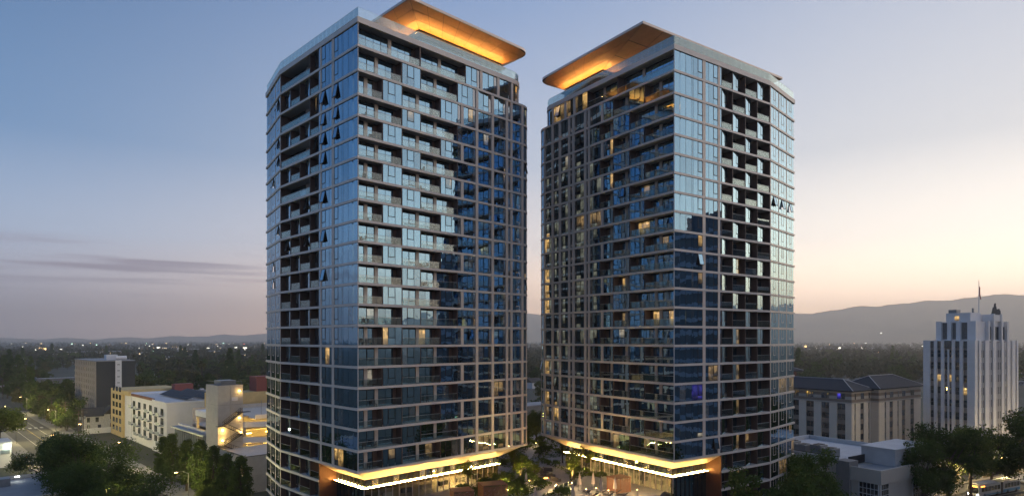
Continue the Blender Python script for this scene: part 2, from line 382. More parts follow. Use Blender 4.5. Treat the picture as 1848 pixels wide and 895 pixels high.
    def rail(s, f, a, b, z, h=1.12):
        n = max(1, int((b-a)/9.0+0.5)); 
        for i in range(n):
            q0, q1 = a+(b-a)*i/n, a+(b-a)*(i+1)/n
            o = s.bar('balcony_railing', 'rail_glass', f(q0+0.02, 0.10), f(q1-0.02, 0.10), z+0.03, z+h, 0.03)
            mk('top_rail', cube('white_frame'), o, Matrix.Translation((0, 0, 0.5+0.02)) @ Matrix.Diagonal((1, 2.0, 0.035, 1)))
    # ---- pieces of one storey
    def balcony(s, f, a, b, r, z0, z1, deep=1.55):
        s.rail(f, a, b, z0)
        D = deep
        w_ = b-a; zt = z1-0.22
        # header above the sliding doors
        s.bar('header', 'dark_frame', f(a, D+0.05), f(b, D+0.05), zt, z1, 0.1)
        # side walls of the neighbouring bays
        s.bar('side_wall', 'brown_panel', f(b-0.07, 0.06), f(b-0.07, D), z0, z1, 0.1)
        if a > 0.3: s.bar('side_wall', 'brown_panel', f(a+0.07, 0.06), f(a+0.07, D), z0, z1, 0.1)
        bw = 0.9 if w_ < 6 else 0.7
        s.bar('end_panel', 'brown_panel', f(b-bw, D), f(b-0.02, D), z0, z1-0.22, 0.12)
        q = a+0.12
        # pale framed door next to the corner
        s.case(f(q, D), f(q+0.8, D), z0+0.02, zt-0.25, frame='white_frame'); q += 0.85
        end = b-bw-0.05
        k = max(2, round((end-q-0.6)/1.35)); pw = (end-q-0.6)/k; pier_at = int(k*0.58+0.5)
        for i in range(k):
            if i == pier_at:
                s.bar('pier', 'pier', f(q, D-0.06), f(q+0.6, D-0.06), z0, z1, 0.2); q += 0.6
            if i == pier_at-1 and w_ > 5:
                s.pane(f(q, D), f(q+pw, D), z0, z0+0.8); s.case(f(q, D), f(q+pw, D), z0+0.8, zt)
            else: s.pane(f(q, D), f(q+pw, D), z0, zt)
            q += pw
    def bay(s, f, a, b, r, z0, z1, opened=False):
        w_ = b-a; x1, x2 = a+w_*0.27, a+w_*0.64
        out = Vector(f(a, -1))-Vector(f(a, 0))
        s.pane(f(a+0.05, 0.06), f(x1, 0.06), z0, z1); s.pane(f(x2, 0.06), f(b-0.05, 0.06), z0, z1)
        zs = z0+(z1-z0)*0.40
        s.pane(f(x1, 0.06), f(x2, 0.06), z0, zs)
        s.case(f(x1, 0.05), f(x2, 0.05), zs, z1, openness=(rad(s.rnd.uniform(8, 14)) if opened else 0), outward=(out[0], out[1]))
    def punched(s, f, a, b, r, z0, z1, opened=False):
        w_ = b-a
        if w_ < 1.2: s.pane(f(a, 0.12), f(b, 0.12), z0, z1, 'glass_strip'); return
        out = Vector(f(a, -1))-Vector(f(a, 0))
        x1, x2 = a+w_*0.40, a+w_*0.80
        s.pane(f(a, 0.12), f(x1, 0.12), z0, z1)
        zs = z0+(z1-z0)*0.28
        s.pane(f(x1, 0.12), f(x2, 0.12), z0, zs); s.case(f(x1, 0.11), f(x2, 0.11), zs, z1, openness=(rad(s.rnd.uniform(8, 14)) if opened else 0), outward=(out[0], out[1]))
        s.pane(f(x2, 0.12), f(b, 0.12), z0, z1, 'glass_strip')
    def court_row(s, r, z0, z1):
        QQ = QL-2.2 if r == 14 else QL
        f = lambda q, d: s.court(q, d, QQ)
        if s.side == 'L':
            tail = [('p', 23.6, 24.2), ('w', 24.2, 27.4), ('p', 27.4, 28.0), ('w', 28.0, 31.0), ('p', 31.0, 31.6), ('w', 31.6, 32.2), ('p', 32.2, 32.75), ('w', 32.75, 35.1), ('p', 35.1, 35.7), ('w', 35.7, 37.2), ('p', 37.2, 37.8), ('w', 37.8, 39.3), ('p', 39.3, 39.9)]
            if r == 14: segs = [('b', 0, 11.6), ('b', 11.6, 21.4), ('w', 21.4, 24.6), ('p', 24.6, 25.2), ('w', 25.2, 28.8), ('p', 28.8, 29.4), ('w', 29.4, 32.4), ('p', 32.4, 32.9), ('w', 32.9, 34.6), ('p', 34.6, 35.1), ('w', 35.1, 37.5)]
            elif r % 2 == 0: segs = [('b', 0, 4.4), ('y', 4.4, 8.0), ('b', 8.0, 15.8), ('y', 15.8, 19.55), ('w', 19.55, 20.2), ('p', 20.2, 20.8), ('w', 20.8, 23.6)]+tail
            else: segs = [('b', 0, 8.0), ('y', 8.0, 11.65), ('b', 11.65, 19.5), ('y', 19.5, 23.0), ('w', 23.0, 23.6)]+tail
        else:
            tail = [('p', 20.9, 21.4), ('w', 21.4, 21.95), ('p', 21.95, 22.55), ('w', 22.55, 25.5), ('p', 25.5, 26.1), ('w', 26.1, 26.9), ('p', 26.9, 27.4), ('w', 27.4, 29.8), ('p', 29.8, 30.4), ('w', 30.4, 32.2), ('p', 32.2, 32.8), ('w', 32.8, 35.0), ('p', 35.0, 35.5), ('w', 35.5, 37.0), ('p', 37.0, 37.6), ('w', 37.6, 39.3), ('p', 39.3, 39.9)]
            if r == 14: segs = [('b', 0, 13.3), ('b', 13.3, 21.7), ('w', 21.7, 25.2), ('p', 25.2, 25.8), ('w', 25.8, 28.0), ('p', 28.0, 28.6), ('w', 28.6, 32.0), ('p', 32.0, 32.6), ('w', 32.6, 34.6), ('p', 34.6, 35.1), ('w', 35.1, 37.5)]
            elif r % 2: segs = [('b', 0, 6.7), ('y', 6.7, 10.3), ('b', 10.3, 14.5), ('y', 14.5, 17.1), ('p', 17.1, 17.7), ('w', 17.7, 20.9)]+tail
            else: segs = [('b', 0, 10.3), ('y', 10.3, 14.5), ('b', 14.5, 18.1), ('y', 18.1, 20.9)]+tail
        po = 0.16 if s.side == 'L' else 0.06
        for k, a, b in segs:
            if k == 'b': s.balcony(f, a, b, r, z0, z1)
            elif k == 'y': s.bay(f, a, b, r, z0, z1, s.rnd.random() < (po if r > -1 else 0.02))
            elif k == 'w': s.punched(f, a, b, r, z0, z1, s.rnd.random() < 0.05)
            else: s.bar('pier', 'pier', f(a, 0.07), f(b, 0.07), z0, z1, 0.22)
    MOD = (12.4, 15.5, 19.2, 22.8, 26.8)
    def outer_row(s, r, z0, z1, full=True):
        f = s.outer; out = s.m((1, 0)); outv = (-1, 0)
        if full:
            cs = [(0.1, 1.45), (1.45, 2.9), (2.9, 4.45), (4.45, 4.8), (4.8, 6.0), (7.95, 8.85), (8.85, 10.1)]
            for a, b in cs: s.pane(f(a, 0.06), f(b, 0.06), z0, z1)
            zs = z0+(z1-z0)*0.30
            for a, b in ((6.0, 7.2), (10.1, 11.3)):
                op = s.rnd.random() < (0.42 if s.side == 'L' and 1 < r < 13 else 0.04)
                s.pane(f(a, 0.06), f(b, 0.06), z0, zs); s.case(f(a, 0.05), f(b, 0.05), zs, z1, openness=rad(s.rnd.uniform(9, 14)) if op else 0, outward=outv)
            s.bar('pier', 'pier', f(7.2, 0.07), f(7.95, 0.07), z0, z1, 0.2); s.bar('pier', 'pier', f(11.3, 0.07), f(11.9, 0.07), z0, z1, 0.2)
            s.pane(f(11.9, 0.06), f(12.3, 0.06), z0, z1)
        M = s.MOD; D = 1.9
        bays = (1, 3) if (r % 2 == (1 if s.side == 'L' else 0)) else (0, 2)
        wide = s.side == 'L' and r >= 8 and r % 2 == 0
        if wide: bays = (0,)
        for i in range(4):
            a, b = M[i], M[i+1]; w_ = b-a
            if not (wide and i > 1): s.bar('side_wall', 'brown_panel', f(a, 0.05), f(a, D+0.1), z0, z1, 0.12)
            if i in bays:
                g0, g1 = f(a+0.08, 0.06), f(a+w_*0.68, 0.56); gm = ((g0[0]+g1[0])/2, (g0[1]+g1[1])/2)
                s.pane(g0, gm, z0, z1)
                zs = z0+(z1-z0)*0.30
                op = s.rnd.random() < (0.35 if s.side == 'L' and r > 0 else 0.03)
                s.pane(gm, g1, z0, zs); s.case(gm, g1, zs, z1, openness=rad(11) if op else 0, outward=outv)
                s.bar('end_panel', 'brown_panel', f(a+w_*0.70, 0.9), f(b-0.06, 1.6), z0, z1, 0.1)
            elif not (wide and i > 1):
                bb = M[4] if wide else b
                s.rail(f, a+0.1, bb-0.06, z0)
                s.bar('back_wall', 'balcony_wall', f(a+0.1, D), f(a+(bb-a)*0.45, D), z0, z1, 0.1)
                q0 = a+(bb-a)*0.45; k = max(1, round((bb-q0)/1.6))
                for j in range(k): s.pane(f(q0+(bb-q0)*j/k, D), f(q0+(bb-q0)*(j+1)/k, D), z0, z1-0.3)
        s.bar('side_wall', 'brown_panel', f(M[4]-0.06, 0.05), f(M[4]-0.06, D+0.1), z0, z1, 0.12)
        for i in range(3):
            a = s.VB+4.2*i
            s.bar('pier', 'pier', f(a+0.02, 0.08), f(a+0.36, 0.08), z0, z1, 0.16)
            s.pane(f(a+0.36, 0.06), f(a+1.6, 0.06), z0, z1); s.pane(f(a+2.9, 0.06), f(a+4.2, 0.06), z0, z1)
            zs = z0+(z1-z0)*0.35
            c0, c1 = f(a+1.6, 0.06), f(a+2.9, 0.06); o = (-math.cos(s.CHA), math.sin(s.CHA))
            op = (s.side == 'R' and r == 8) or (s.side == 'L' and 2 < r < 14 and s.rnd.random() < 0.35)
            s.pane(c0, c1, z0, zs); s.case(c0, c1, zs, z1, openness=rad(13) if op else 0, outward=o, frame='pier' if not op else 'dark_frame')
    def build(s):
        rt = s.root
        P = lambda name, pts, z0, z1, mat, mb=None: mk(name, prism_mesh(name, [s.m(p) for p in pts], z0, z1, mat, mb), rt)
        # inner mass behind the glass line
        P('core', s.outline(2.06), zl(-6)-0.1, zl(14), 'core')
        P('core', s.outline(2.06, QL-2.2), zl(14)+0.01, zl(15)-0.9, 'core')
        low = [(2.06, 12.6), (30, 12.6), (30, 37), s.outer(s.VB+s.CHL, 2.06), s.outer(s.VB, 2.06)]
        P('core', low, 0.0, zl(-6)-0.12, 'core')
        # floor slabs
        for r in range(-6, 15):
            P('floor_slab', s.outline(-0.10), zl(r)-SLAB, zl(r), 'fascia', 'soffit_paint')
        lo = lambda d: [(d, 12.25), (31, 12.25), (31, 38), s.outer(s.VB+s.CHL, d), s.outer(s.VB, d)]
        for r in range(-11, -6):
            P('floor_slab', lo(-0.10), zl(r)-SLAB, zl(r), 'fascia', 'soffit_paint')
        P('roof_slab', s.outline(-0.14, QL-2.2), zl(15)-0.85, zl(15), 'fascia', 'soffit_paint')
        for r in range(-6, 15):
            z0, z1 = zl(r), zl(r+1)-(0.85 if r == 14 else SLAB)
            s.court_row(r, z0, z1); s.outer_row(r, z0, z1)
        for r in range(-12, -6):
            s.outer_row(r, max(0.0, zl(r)), zl(r+1)-SLAB, False)
        # corner post where the two faces meet
        s.bar('corner_post', 'fascia', (0.02, 0.02), (0.12, 0.12), zl(-6), zl(15)-0.85, 0.14)
        # roof railing
        zr = zl(15)
        f = lambda q, d: s.court(q, d, QL-2.2)
        n = 26
        for i in range(n):
            a, b = 38.0*i/n, 38.0*(i+1)/n
            s.bar('roof_railing', 'roof_glass', f(a+0.02, 0.05), f(b-0.02, 0.05), zr+0.02, zr+1.5, 0.03)
        n = 28
        for i in range(n):
            a, b = 39.4*i/n, 39.4*(i+1)/n
            if a < s.VB < b: b = s.VB
            elif a < s.VB+1.4 and a > s.VB: a = max(a-1.4, s.VB)
            s.bar('roof_railing', 'roof_glass', s.outer(a+0.02, 0.05), s.outer(b-0.02, 0.05), zr+0.02, zr+1.5, 0.03)
        # ---- penthouse and canopy
        left = s.side == 'L'
        pu, cu0 = (14.9, 9.7) if left else (22.7, 7.4)
        pu1, cu1, pv, cv0, cv1, pv1 = 35.0, 38.2, 5.0, 0.4, 42.5, 36.5
        if left: cv1 = 38
        zi, zo = H+53.7, H+55.25
        P('penthouse_wall', [(pu+0.3, pv+0.3), (pu1-0.3, pv+0.3), (pu1-0.3, pv1), (pu+0.3, pv1)], zr, zi-0.05, 'core')
        k = 14
        for i in range(k):
            a, b = pu+(pu1-pu)*i/k, pu+(pu1-pu)*(i+1)/k
            for (e0, e1) in ((zr+0.02, zr+2.9), (zr+2.9, zi-0.25)):
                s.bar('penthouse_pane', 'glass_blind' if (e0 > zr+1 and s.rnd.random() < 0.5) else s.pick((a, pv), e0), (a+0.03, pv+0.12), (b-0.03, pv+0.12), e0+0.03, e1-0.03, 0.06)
        for i in range(10):
            a, b = pv+(30-pv)*i/10, pv+(30-pv)*(i+1)/10
            s.bar('penthouse_pane', s.pick((pu, a), zr+1), (pu+0.12, a+0.03), (pu+0.12, b-0.03), zr+0.05, zi-0.28, 0.06)
        s.bar('cove_ledge', 'canopy_rim', (pu-0.75, pv-0.4), (pu1, pv-0.4), zi-1.12, zi-1.04, 0.95)
        s.bar('cove_lip', 'canopy_rim', (pu-0.90, pv-0.9), (pu1, pv-0.9), zi-1.12, zi-1.01, 0.05)
        s.bar('cove_light', 'cove', (pu-0.7, pv-0.7), (pu1, pv-0.7), zi-1.03, zi-0.98, 0.10)
        s.bar('cove_ledge', 'canopy_rim', (pu-0.4, pv+0.0), (pu-0.4, 34), zi-1.12, zi-1.04, 0.95)
        s.bar('cove_lip', 'canopy_rim', (pu-0.9, pv-0.8), (pu-0.9, 34), zi-1.12, zi-1.01, 0.05)
        s.bar('cove_light', 'cove', (pu-0.7, pv-0.6), (pu-0.7, 34), zi-1.03, zi-0.98, 0.10)
        # canopy soffit panels: rings from the inner edge up to the rim, divided along the sides
        rim = 2.6
        outer = [(cu0, cv0), (cu1, cv0), (cu1, cv1), (cu0, cv1)]
        inner = [(pu, pv), (pu1, pv), (pu1, pv1), (pu, pv1)]
        def lerp(p, q, t): return (p[0]+(q[0]-p[0])*t, p[1]+(q[1]-p[1])*t)
        def rounded(e):  # the court-side far corner is rounded
            pts = [(cu0+e, cv0+e)]
            for i in range(9):
                t = math.pi/2*i/8; pts.append((cu1-e-rim+rim*math.sin(t), cv0+e+rim-rim*math.cos(t)))
            pts += [(cu1-e, cv1-e), (cu0+e, cv1-e)]; return pts
        P('canopy_roof', rounded(0.0), zo+0.06, zo+0.5, 'canopy_rim', 'dark_frame')
        for side in range(4):
            o0, o1, i0, i1 = outer[side], outer[(side+1) % 4], inner[side], inner[(side+1) % 4]
            div = 8 if side in (0, 3, 1) else 4
            for a in range(div):
                for b in range(3):
                    quad = []
                    for (ta, tb) in ((a+0.012, b+0.02), (a+0.988, b+0.02), (a+0.988, b+0.98), (a+0.012, b+0.98)):
                        t = ta/div; h = tb/3
                        io, oo = lerp(i0, i1, t), lerp(o0, o1, t); p = lerp(io, oo, h)
                        # rounding of the far court corner
                        if p[0] > cu1-rim and p[1] < cv0+rim:
                            dx, dy = p[0]-(cu1-rim), (cv0+rim)-p[1]; l_ = math.hypot(dx, dy)
                            if l_ > rim-0.05: p = (cu1-rim+dx*(rim-0.05)/l_, cv0+rim-dy*(rim-0.05)/l_)
                        quad.append((p, zi+(zo-zi)*h))
                    vs = [s.m(p)+(z,) for p, z in quad]+[s.m(p)+(z+0.05,) for p, z in quad]
                    fs = [(0, 1, 2, 3), (7, 6, 5, 4), (0, 4, 5, 1), (1, 5, 6, 2), (2, 6, 7, 3), (3, 7, 4, 0)]
                    mk('soffit_panel', mesh('soffit_panel', vs, fs, 'wood_soffit'), rt)
        # ---- soffit over the courtyard, clerestory, light line and lobby
        zs0, zs1, zled, zdk = zl(-6)-SLAB-0.02, H-22.2, H-23.5, H-26.5
        S = 3.0; uend = 35.0
        def sof(q, t, d0=0.02):  # q along, t 0..1 from the rim to the wall
            return None
        nq = 18
        for i in range(nq):
            for (fn, a0, a1, ends) in ((s.court, 0.0, uend, 'c'), (s.outer, 0.0, 12.2, 'o')):
                if ends == 'o' and i >= 6: continue
                cnt = nq if ends == 'c' else 6
                t0, t1 = i/cnt, (i+1)/cnt
                oa, ob = a0+(a1-a0)*t0, a0+(a1-a0)*t1
                ia, ib = S+(a1-(3 if ends == 'c' else 0)-S)*t0, S+(a1-(3 if ends == 'c' else 0)-S)*t1
                q4 = [fn(oa+0.015, 0.0)+(zs0,), fn(ob-0.015, 0.0)+(zs0,), fn(ib-0.015, S)+(zs1,), fn(ia+0.015, S)+(zs1,)]
                vs = [s.m(p[:2])+(p[2],) for p in q4]+[s.m(p[:2])+(p[2]+0.06,) for p in q4]
                mk('soffit_plate', mesh('soffit_plate', vs, [(0, 1, 2, 3), (7, 6, 5, 4), (0, 4, 5, 1), (1, 5, 6, 2), (2, 6, 7, 3), (3, 7, 4, 0)], 'fascia'), rt)
        # end closure of the soffit at the curved corner
        e0 = [s.court(uend, 0), s.court(QL+RC*0.8, 0.2), (32+3, 8), (32, S)]
        vs = [s.m(e0[0])+(zs0,), s.m(e0[1])+(zs0,), s.m((37.9, 9))+(zs0,), s.m((32, 9))+(zs1,), s.m((32, S))+(zs1,)]
        mk('soffit_plate', mesh('soffit_plate', vs, [(0, 1, 4), (1, 2, 3, 4)], 'fascia'), rt)
        # light trough under the clerestory
        s.bar('cornice', 'dark_frame', (S-0.32, S-0.1), (32.0, S-0.1), zled-0.16, zled-0.05, 0.5)
        s.bar('cornice', 'dark_frame', (S-0.1, S+0.16), (S-0.1, 12.1), zled-0.16, zled-0.05, 0.5)
        s.bar('light_strip', 'soffit_led', (S-0.30, S-0.30), (32.0, S-0.30), zled-0.045, zled-0.02, 0.05)
        s.bar('light_strip', 'soffit_led', (S-0.30, S-0.24), (S-0.30, 12.1), zled-0.045, zled-0.02, 0.05)
        k = 22
        for i in range(k):
            a, b = S+(32-S)*i/k, S+(32-S)*(i+1)/k
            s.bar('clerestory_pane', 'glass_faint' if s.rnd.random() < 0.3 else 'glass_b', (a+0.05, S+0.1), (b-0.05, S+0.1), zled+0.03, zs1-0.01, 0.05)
            s.bar('mullion', 'dark_frame', (a, S+0.03), (a+0.07, S+0.03), zled+0.02, zs1-0.02, 0.14)
            s.bar('lobby_pane', 'lobby_glass', (a+0.07, S+0.15), (b-0.07, S+0.15), zdk+0.02, zled-0.17, 0.04)
            s.bar('mullion', 'pier', (a-0.04, S+0.12), (a+0.04, S+0.12), zdk, zled-0.17, 0.14)
        for i in range(8):
            a, b = S+(12.1-S)*i/8, S+(12.1-S)*(i+1)/8
            s.bar('clerestory_pane', 'glass_b', (S+0.1, a+0.05), (S+0.1, b-0.05), zled+0.03, zs1-0.01, 0.05)
            s.bar('mullion', 'dark_frame', (S+0.03, a+(0.14 if i == 0 else 0)), (S+0.03, a+(0.21 if i == 0 else 0.07)), zled+0.02, zs1-0.02, 0.14)
            s.bar('lobby_pane', 'glass_a', (S+0.15, a+0.07), (S+0.15, b-0.07), 0.0, zled-0.17, 0.04)
            s.bar('mullion', 'dark_frame', (S+0.12, a-0.07), (S+0.12, a+0.07), 0.0, zled-0.17, 0.2)
        P('transfer_slab', [(S+0.2, S+0.2), (32, S+0.2), (32, 12.0), (30, 12.0), (30, 36), (S+2, 36), (S+0.2, 12.0)], zled-0.1, zs1+0.3, 'core')
        s.bar('brown_wall', 'rust_wall', (0.05, 12.25), (6.0, 12.25), 0.0, zs0-0.01, 0.16)
        # lobby room
        s.bar('lobby_back', 'lobby_wall', (S+0.4, S+8.5), (32, S+8.5), zdk, zled-0.2, 0.2)
        s.bar('lobby_back', 'lobby_wall', (32.0, S+0.2), (32.0, S+8.4), zdk, zled-0.2, 0.2)
        P('lobby_floor', [(S+0.25, S+0.25), (31.9, S+0.25), (31.9, S+8.4), (S+0.25, S+8.4)], zdk-0.3, zdk+0.01, 'lobby_floor')
        for i in range(9 if not left else 3):
            a = S+2+i*3.1 if not left else S+19+i*3.2
            s.bar('ceiling_light', 'lobby_light', (a, S+2.2), (a+1.3, S+2.2), zled-0.3, zled-0.26, 0.5)
            s.bar('ceiling_light', 'lobby_light', (a+0.5, S+6.2), (a+1.6, S+6.2), zled-0.3, zled-0.26, 0.4)
        for i in range(7):
            a = S+1.5+i*4.0
            s.bar('sofa', 'furn_pale' if i % 2 else 'furn_dark', (a, S+3.6), (a+1.9, S+3.6), zdk, zdk+0.75, 0.8)
            s.bar('shelf', 'furn_dark', (a, S+8.2), (a+2.2, S+8.2), zdk+0.4, zdk+1.9, 0.35)
        # ---- panes: the 300 that show largest singly, the rest as one part
        s.panes.sort(key=lambda t: -t[0])
        for ar, M, mat in s.panes[:300]: mk('window_pane', cube(mat), rt, M)
        acc = Acc()
        for ar, M, mat in s.panes[300:]: acc.box(M, mat)
        prop(acc.obj('window_panes', rt), kind='stuff')
tL = Tower('L'); tL.build()
tR = Tower('R'); tR.build()
# red lift frame left standing on the roof of one tower
rf = empty('platform_lift', tL.world((34.0, 4.2), zl(15)), tL.rot, 'red steel platform lift frame standing on the tower roof', 'lift')
for x in (-0.8, 0.8):
    for y in (-0.5, 0.5): box('post', 'red_paint', rf, x-.06, x+.06, y-.06, y+.06, 0.0, 2.0)
box('deck', 'red_paint', rf, -0.95, 0.95, -0.65, 0.65, 0.45, 0.6); box('top_rail', 'red_paint', rf, -0.95, 0.95, -0.6, -0.4, 1.5, 1.6); box('top_rail', 'red_paint', rf, -0.95, 0.95, 0.4, 0.6, 1.5, 1.6)

# things left standing on the balconies
def chair_parts():
    a, b = Acc(), Acc(); a.box(boxM(-.3, .3, -.3, .3, .36, .44), 'furn_dark'); b.box(boxM(-.3, .3, .24, .3, .44, .95), 'furn_dark'); c = Acc()
    c.box(boxM(-.03, .03, -.03, .03, 0, .36), 'furn_dark'); return a.mesh('seat'), b.mesh('backrest'), c.mesh('leg')
cs_, cb_, cl_ = chair_parts()
rb = random.Random(31)
for t_, lab in ((tL, 'dark chair on a balcony of the tower beside the garage'), (tR, 'dark chair on a balcony of the tower beside the art deco street')):
    for i in range(26):
        r_ = rb.randint(-6, 13); u_ = rb.choice((1.6, 2.6, 3.4)) if rb.random() < .5 else rb.choice((12.6, 13.4))
        x_, y_, z_ = t_.world((u_, 0.85), zl(r_)+0.003)
        o = empty('balcony_chair', (x_, y_, z_), rb.uniform(0, 6.28), lab, 'chair', 'balcony chairs'); mk('seat', cs_, o); mk('backrest', cb_, o)
        for x in (-.26, .26):
            for y in (-.26, .26): mk('leg', cl_, o, loc=(x, y, 0))
# ================================================================== ground, hills
def citymat():
    m, n, l = newmat('city_ground'); b = n['Principled BSDF']; b.inputs['Roughness'].default_value = 0.9
    geo = n.new('ShaderNodeNewGeometry'); nz = n.new('ShaderNodeTexNoise'); nz.inputs['Scale'].default_value = 0.02; nz.inputs['Detail'].default_value = 8; l.new(geo.outputs['Position'], nz.inputs['Vector'])
    cr = n.new('ShaderNodeValToRGB'); l.new(nz.outputs[0], cr.inputs[0])
    e = cr.color_ramp.elements; e[0].position = 0.35; e[0].color = (0.03, 0.04, 0.022, 1); e[1].position = 0.7; e[1].color = (0.07, 0.068, 0.06, 1)
    x = e.new(0.52); x.color = (0.04, 0.045, 0.032, 1)
    l.new(cr.outputs[0], b.inputs['Base Color'])
citymat()
pbr('asphalt', (0.055, 0.054, 0.055), 0.85, 0, 0.2, 0.4); pbr('pavement', (0.22, 0.21, 0.20), 0.85, 0, 0.15, 0.6)
pbr('line_paint', (0.55, 0.53, 0.48), 0.7); pbr('yellow_paint', (0.55, 0.4, 0.08), 0.7)
pbr('hill', (0.28, 0.22, 0.14), 0.95, 0, 0.4, 0.0012)
gm = mesh('ground', [(-13000, -6500, 0), (13000, -6500, 0), (13000, 13500, 0), (-13000, 13500, 0)], [(0, 1, 2, 3)], 'city_ground')
prop(mk('ground', gm), kind='structure')
def ridge(name, pts, dist, depth, seed, base=0.0):
    """pts: (azimuth deg, elevation px) crest line seen from the towers"""
    r = random.Random(seed); vs, fs = [], []; rows = 14; cols = []
    a0, a1 = pts[0][0], pts[-1][0]; n = int((a1-a0)/0.35)
    ph = [(r.uniform(0, 6.28), r.uniform(0.6, 1.4)) for _ in range(6)]
    for i in range(n+1):
        a = a0+(a1-a0)*i/n
        for (p, q) in zip(pts, pts[1:]):
            if p[0] <= a <= q[0]: e = p[1]+(q[1]-p[1])*(a-p[0])/(q[0]-p[0])
        e += sum(math.sin(a*k*1.3*w_+ph_)*1.1/k for k, (ph_, w_) in enumerate(ph, 1))
        D = dist/max(0.4, 1)
        hgt = e/FP*(D+depth)*(1.0/math.cos(rad(min(60, abs(a))))*0+1)+H
        for j in range(rows+1):
            t = j/rows; rr = D+depth*t
            ripple = math.sin(a*3.1+t*7+ph[0][0])*0.05+math.sin(a*7.3+t*13+ph[1][0])*0.03
            z = hgt*(t**1.25)*(1+ripple*(1-t)*2)
            vs.append((rr*math.sin(rad(a)), rr*math.cos(rad(a)), max(-2, z-2)))
    for i in range(n):
        for j in range(rows):
            o = i*(rows+1)+j; fs.append((o, o+1, o+rows+2, o+rows+1))
    m = mesh(name, vs, fs, 'hill', smooth=True)
    return prop(mk(name, m), kind='structure')
# elevation in pixels of the photograph above the eye level, for a ray (corrected for azimuth)
def az(x): return math.degrees(math.atan((x-CX)/FP))
def el(x, y): return (HY-y)*math.cos(rad(az(x)))
ridge('hills', [(-4, 20), (az(880), el(880, 580)), (az(950), el(950, 565)), (az(1100), el(1100, 572)), (az(1300), el(1300, 570)), (az(1440), el(1440, 566)), (az(1500), el(1500, 560)), (az(1560), el(1560, 552)), (az(1650), el(1650, 546)), (az(1720), el(1720, 539)), (az(1800), el(1800, 532)), (az(1848), el(1848, 531)), (45, 66), (60, 60), (75, 50), (95, 42), (120, 30), (140, 10)], 6200, 2600, 3)
ridge('hills', [(-44, 1), (az(180), el(180, 610.5)), (az(300), el(300, 607.5)), (az(400), el(400, 604.5)), (az(485), el(485, 602)), (-12, 14), (-2, 8)], 9800, 2000, 8)
# ---- left street (runs along the towers' grid), p = distance across it
GA = rad(44.4); UX, UY = math.cos(GA), math.sin(GA); VX, VY = -UY, UX
def st(p, q): return (p*UX+q*VX, p*UY+q*VY)
def strip(name, p0, p1, q0, q1, z0, z1, mat, kind='structure'):
    o = mk(name, prism_mesh(name, [st(p0, q0), st(p1, q0), st(p1, q1), st(p0, q1)], z0, z1, mat)); 
    if kind: prop(o, kind=kind)
    return o
strip('road', 32.5, 47.5, -120, 900, -0.3, 0.012, 'asphalt')
strip('pavement', 47.5, 50.0, -120, 40, -0.3, 0.13, 'pavement')
strip('pavement', 47.5, 54.0, 135, 420, -0.3, 0.13, 'pavement')
strip('pavement', 28.5, 32.5, -120, 420, -0.3, 0.13, 'pavement')
for (p, q0, q1) in ((36.6, 150, 420), (43.8, 150, 420)):
    strip('lane_line', p-0.07, p+0.07, q0, q1, 0.0, 0.018, 'line_paint')
strip('lane_line', 40.1, 40.25, 150, 420, 0.0, 0.018, 'yellow_paint')
for i in range(7): strip('crossing_stripe', 33.2+i*2.0, 34.2+i*2.0, 335, 339, 0.0, 0.018, 'line_paint')
strip('road', -60, 32.0, 120, 132, -0.3, 0.008, 'asphalt')
# ---- right street
RA = rad(26.0); RX, RY = math.cos(RA), math.sin(RA)
B0 = (127.0, 160.0)
def rs(a, b): return (B0[0]+a*RX-b*RY, B0[1]+a*RY+b*RX)     # a along, b across (away)
def rstrip(name, a0, a1, b0, b1, z0, z1, mat):
    return prop(mk(name, prism_mesh(name, [rs(a0, b0), rs(a1, b0), rs(a1, b1), rs(a0, b1)], z0, z1, mat)), kind='structure')
rstrip('road', -140, 300, -14, 3.4, -0.3, 0.012, 'asphalt')
rstrip('pavement', -140, 300, 3.4, 8.5, -0.3, 0.13, 'pavement')
rstrip('lane_line', -140, 300, -1.9, -1.75, 0.0, 0.018, 'line_paint')
rstrip('lane_line', -140, 300, -5.4, -5.25, 0.0, 0.018, 'yellow_paint')
# ---- raised courtyard deck between the towers
pbr('deck_paving', (0.26, 0.24, 0.23), 0.7, 0, 0.15, 0.8)
DZ = H-26.5
prop(mk('courtyard_deck', prism_mesh('courtyard_deck', [(-19.5, 99), (25.2, 107.5), (45, 150), (30, 190), (-30, 190), (-45, 141)], 0.0, DZ, 'deck_paving')), kind='structure')
# ================================================================== neighbouring buildings
pbr('deco_white', (0.80, 0.77, 0.75), 0.75, 0, 0.06, 0.5); pbr('deco_spandrel', (0.30, 0.27, 0.25), 0.8, 0, 0.15); pbr('deco_orn', (0.16, 0.15, 0.14), 0.8, 0, 0.4, 3.0)
pbr('beige', (0.70, 0.63, 0.54), 0.85, 0, 0.06); pbr('beige_dark', (0.26, 0.21, 0.17), 0.85); pbr('beige_band', (0.50, 0.46, 0.41), 0.85)
pbr('slate_roof', (0.035, 0.038, 0.046), 0.85, 0.0, 0.2, 0.8); pbr('ridge_cap', (0.45, 0.44, 0.44), 0.5); pbr('brick', (0.20, 0.09, 0.06), 0.9, 0, 0.2, 2)
pbr('cream', (0.58, 0.43, 0.2), 0.85); pbr('render_white', (0.74, 0.73, 0.73), 0.85, 0, 0.06); pbr('concrete', (0.52, 0.48, 0.43), 0.85, 0, 0.1, 0.7)
pbr('concrete_dark', (0.22, 0.21, 0.20), 0.85); pbr('roof_white', (0.52, 0.52, 0.53), 0.7, 0, 0.12, 0.3); pbr('charcoal', (0.045, 0.05, 0.058), 0.8, 0, 0.08)
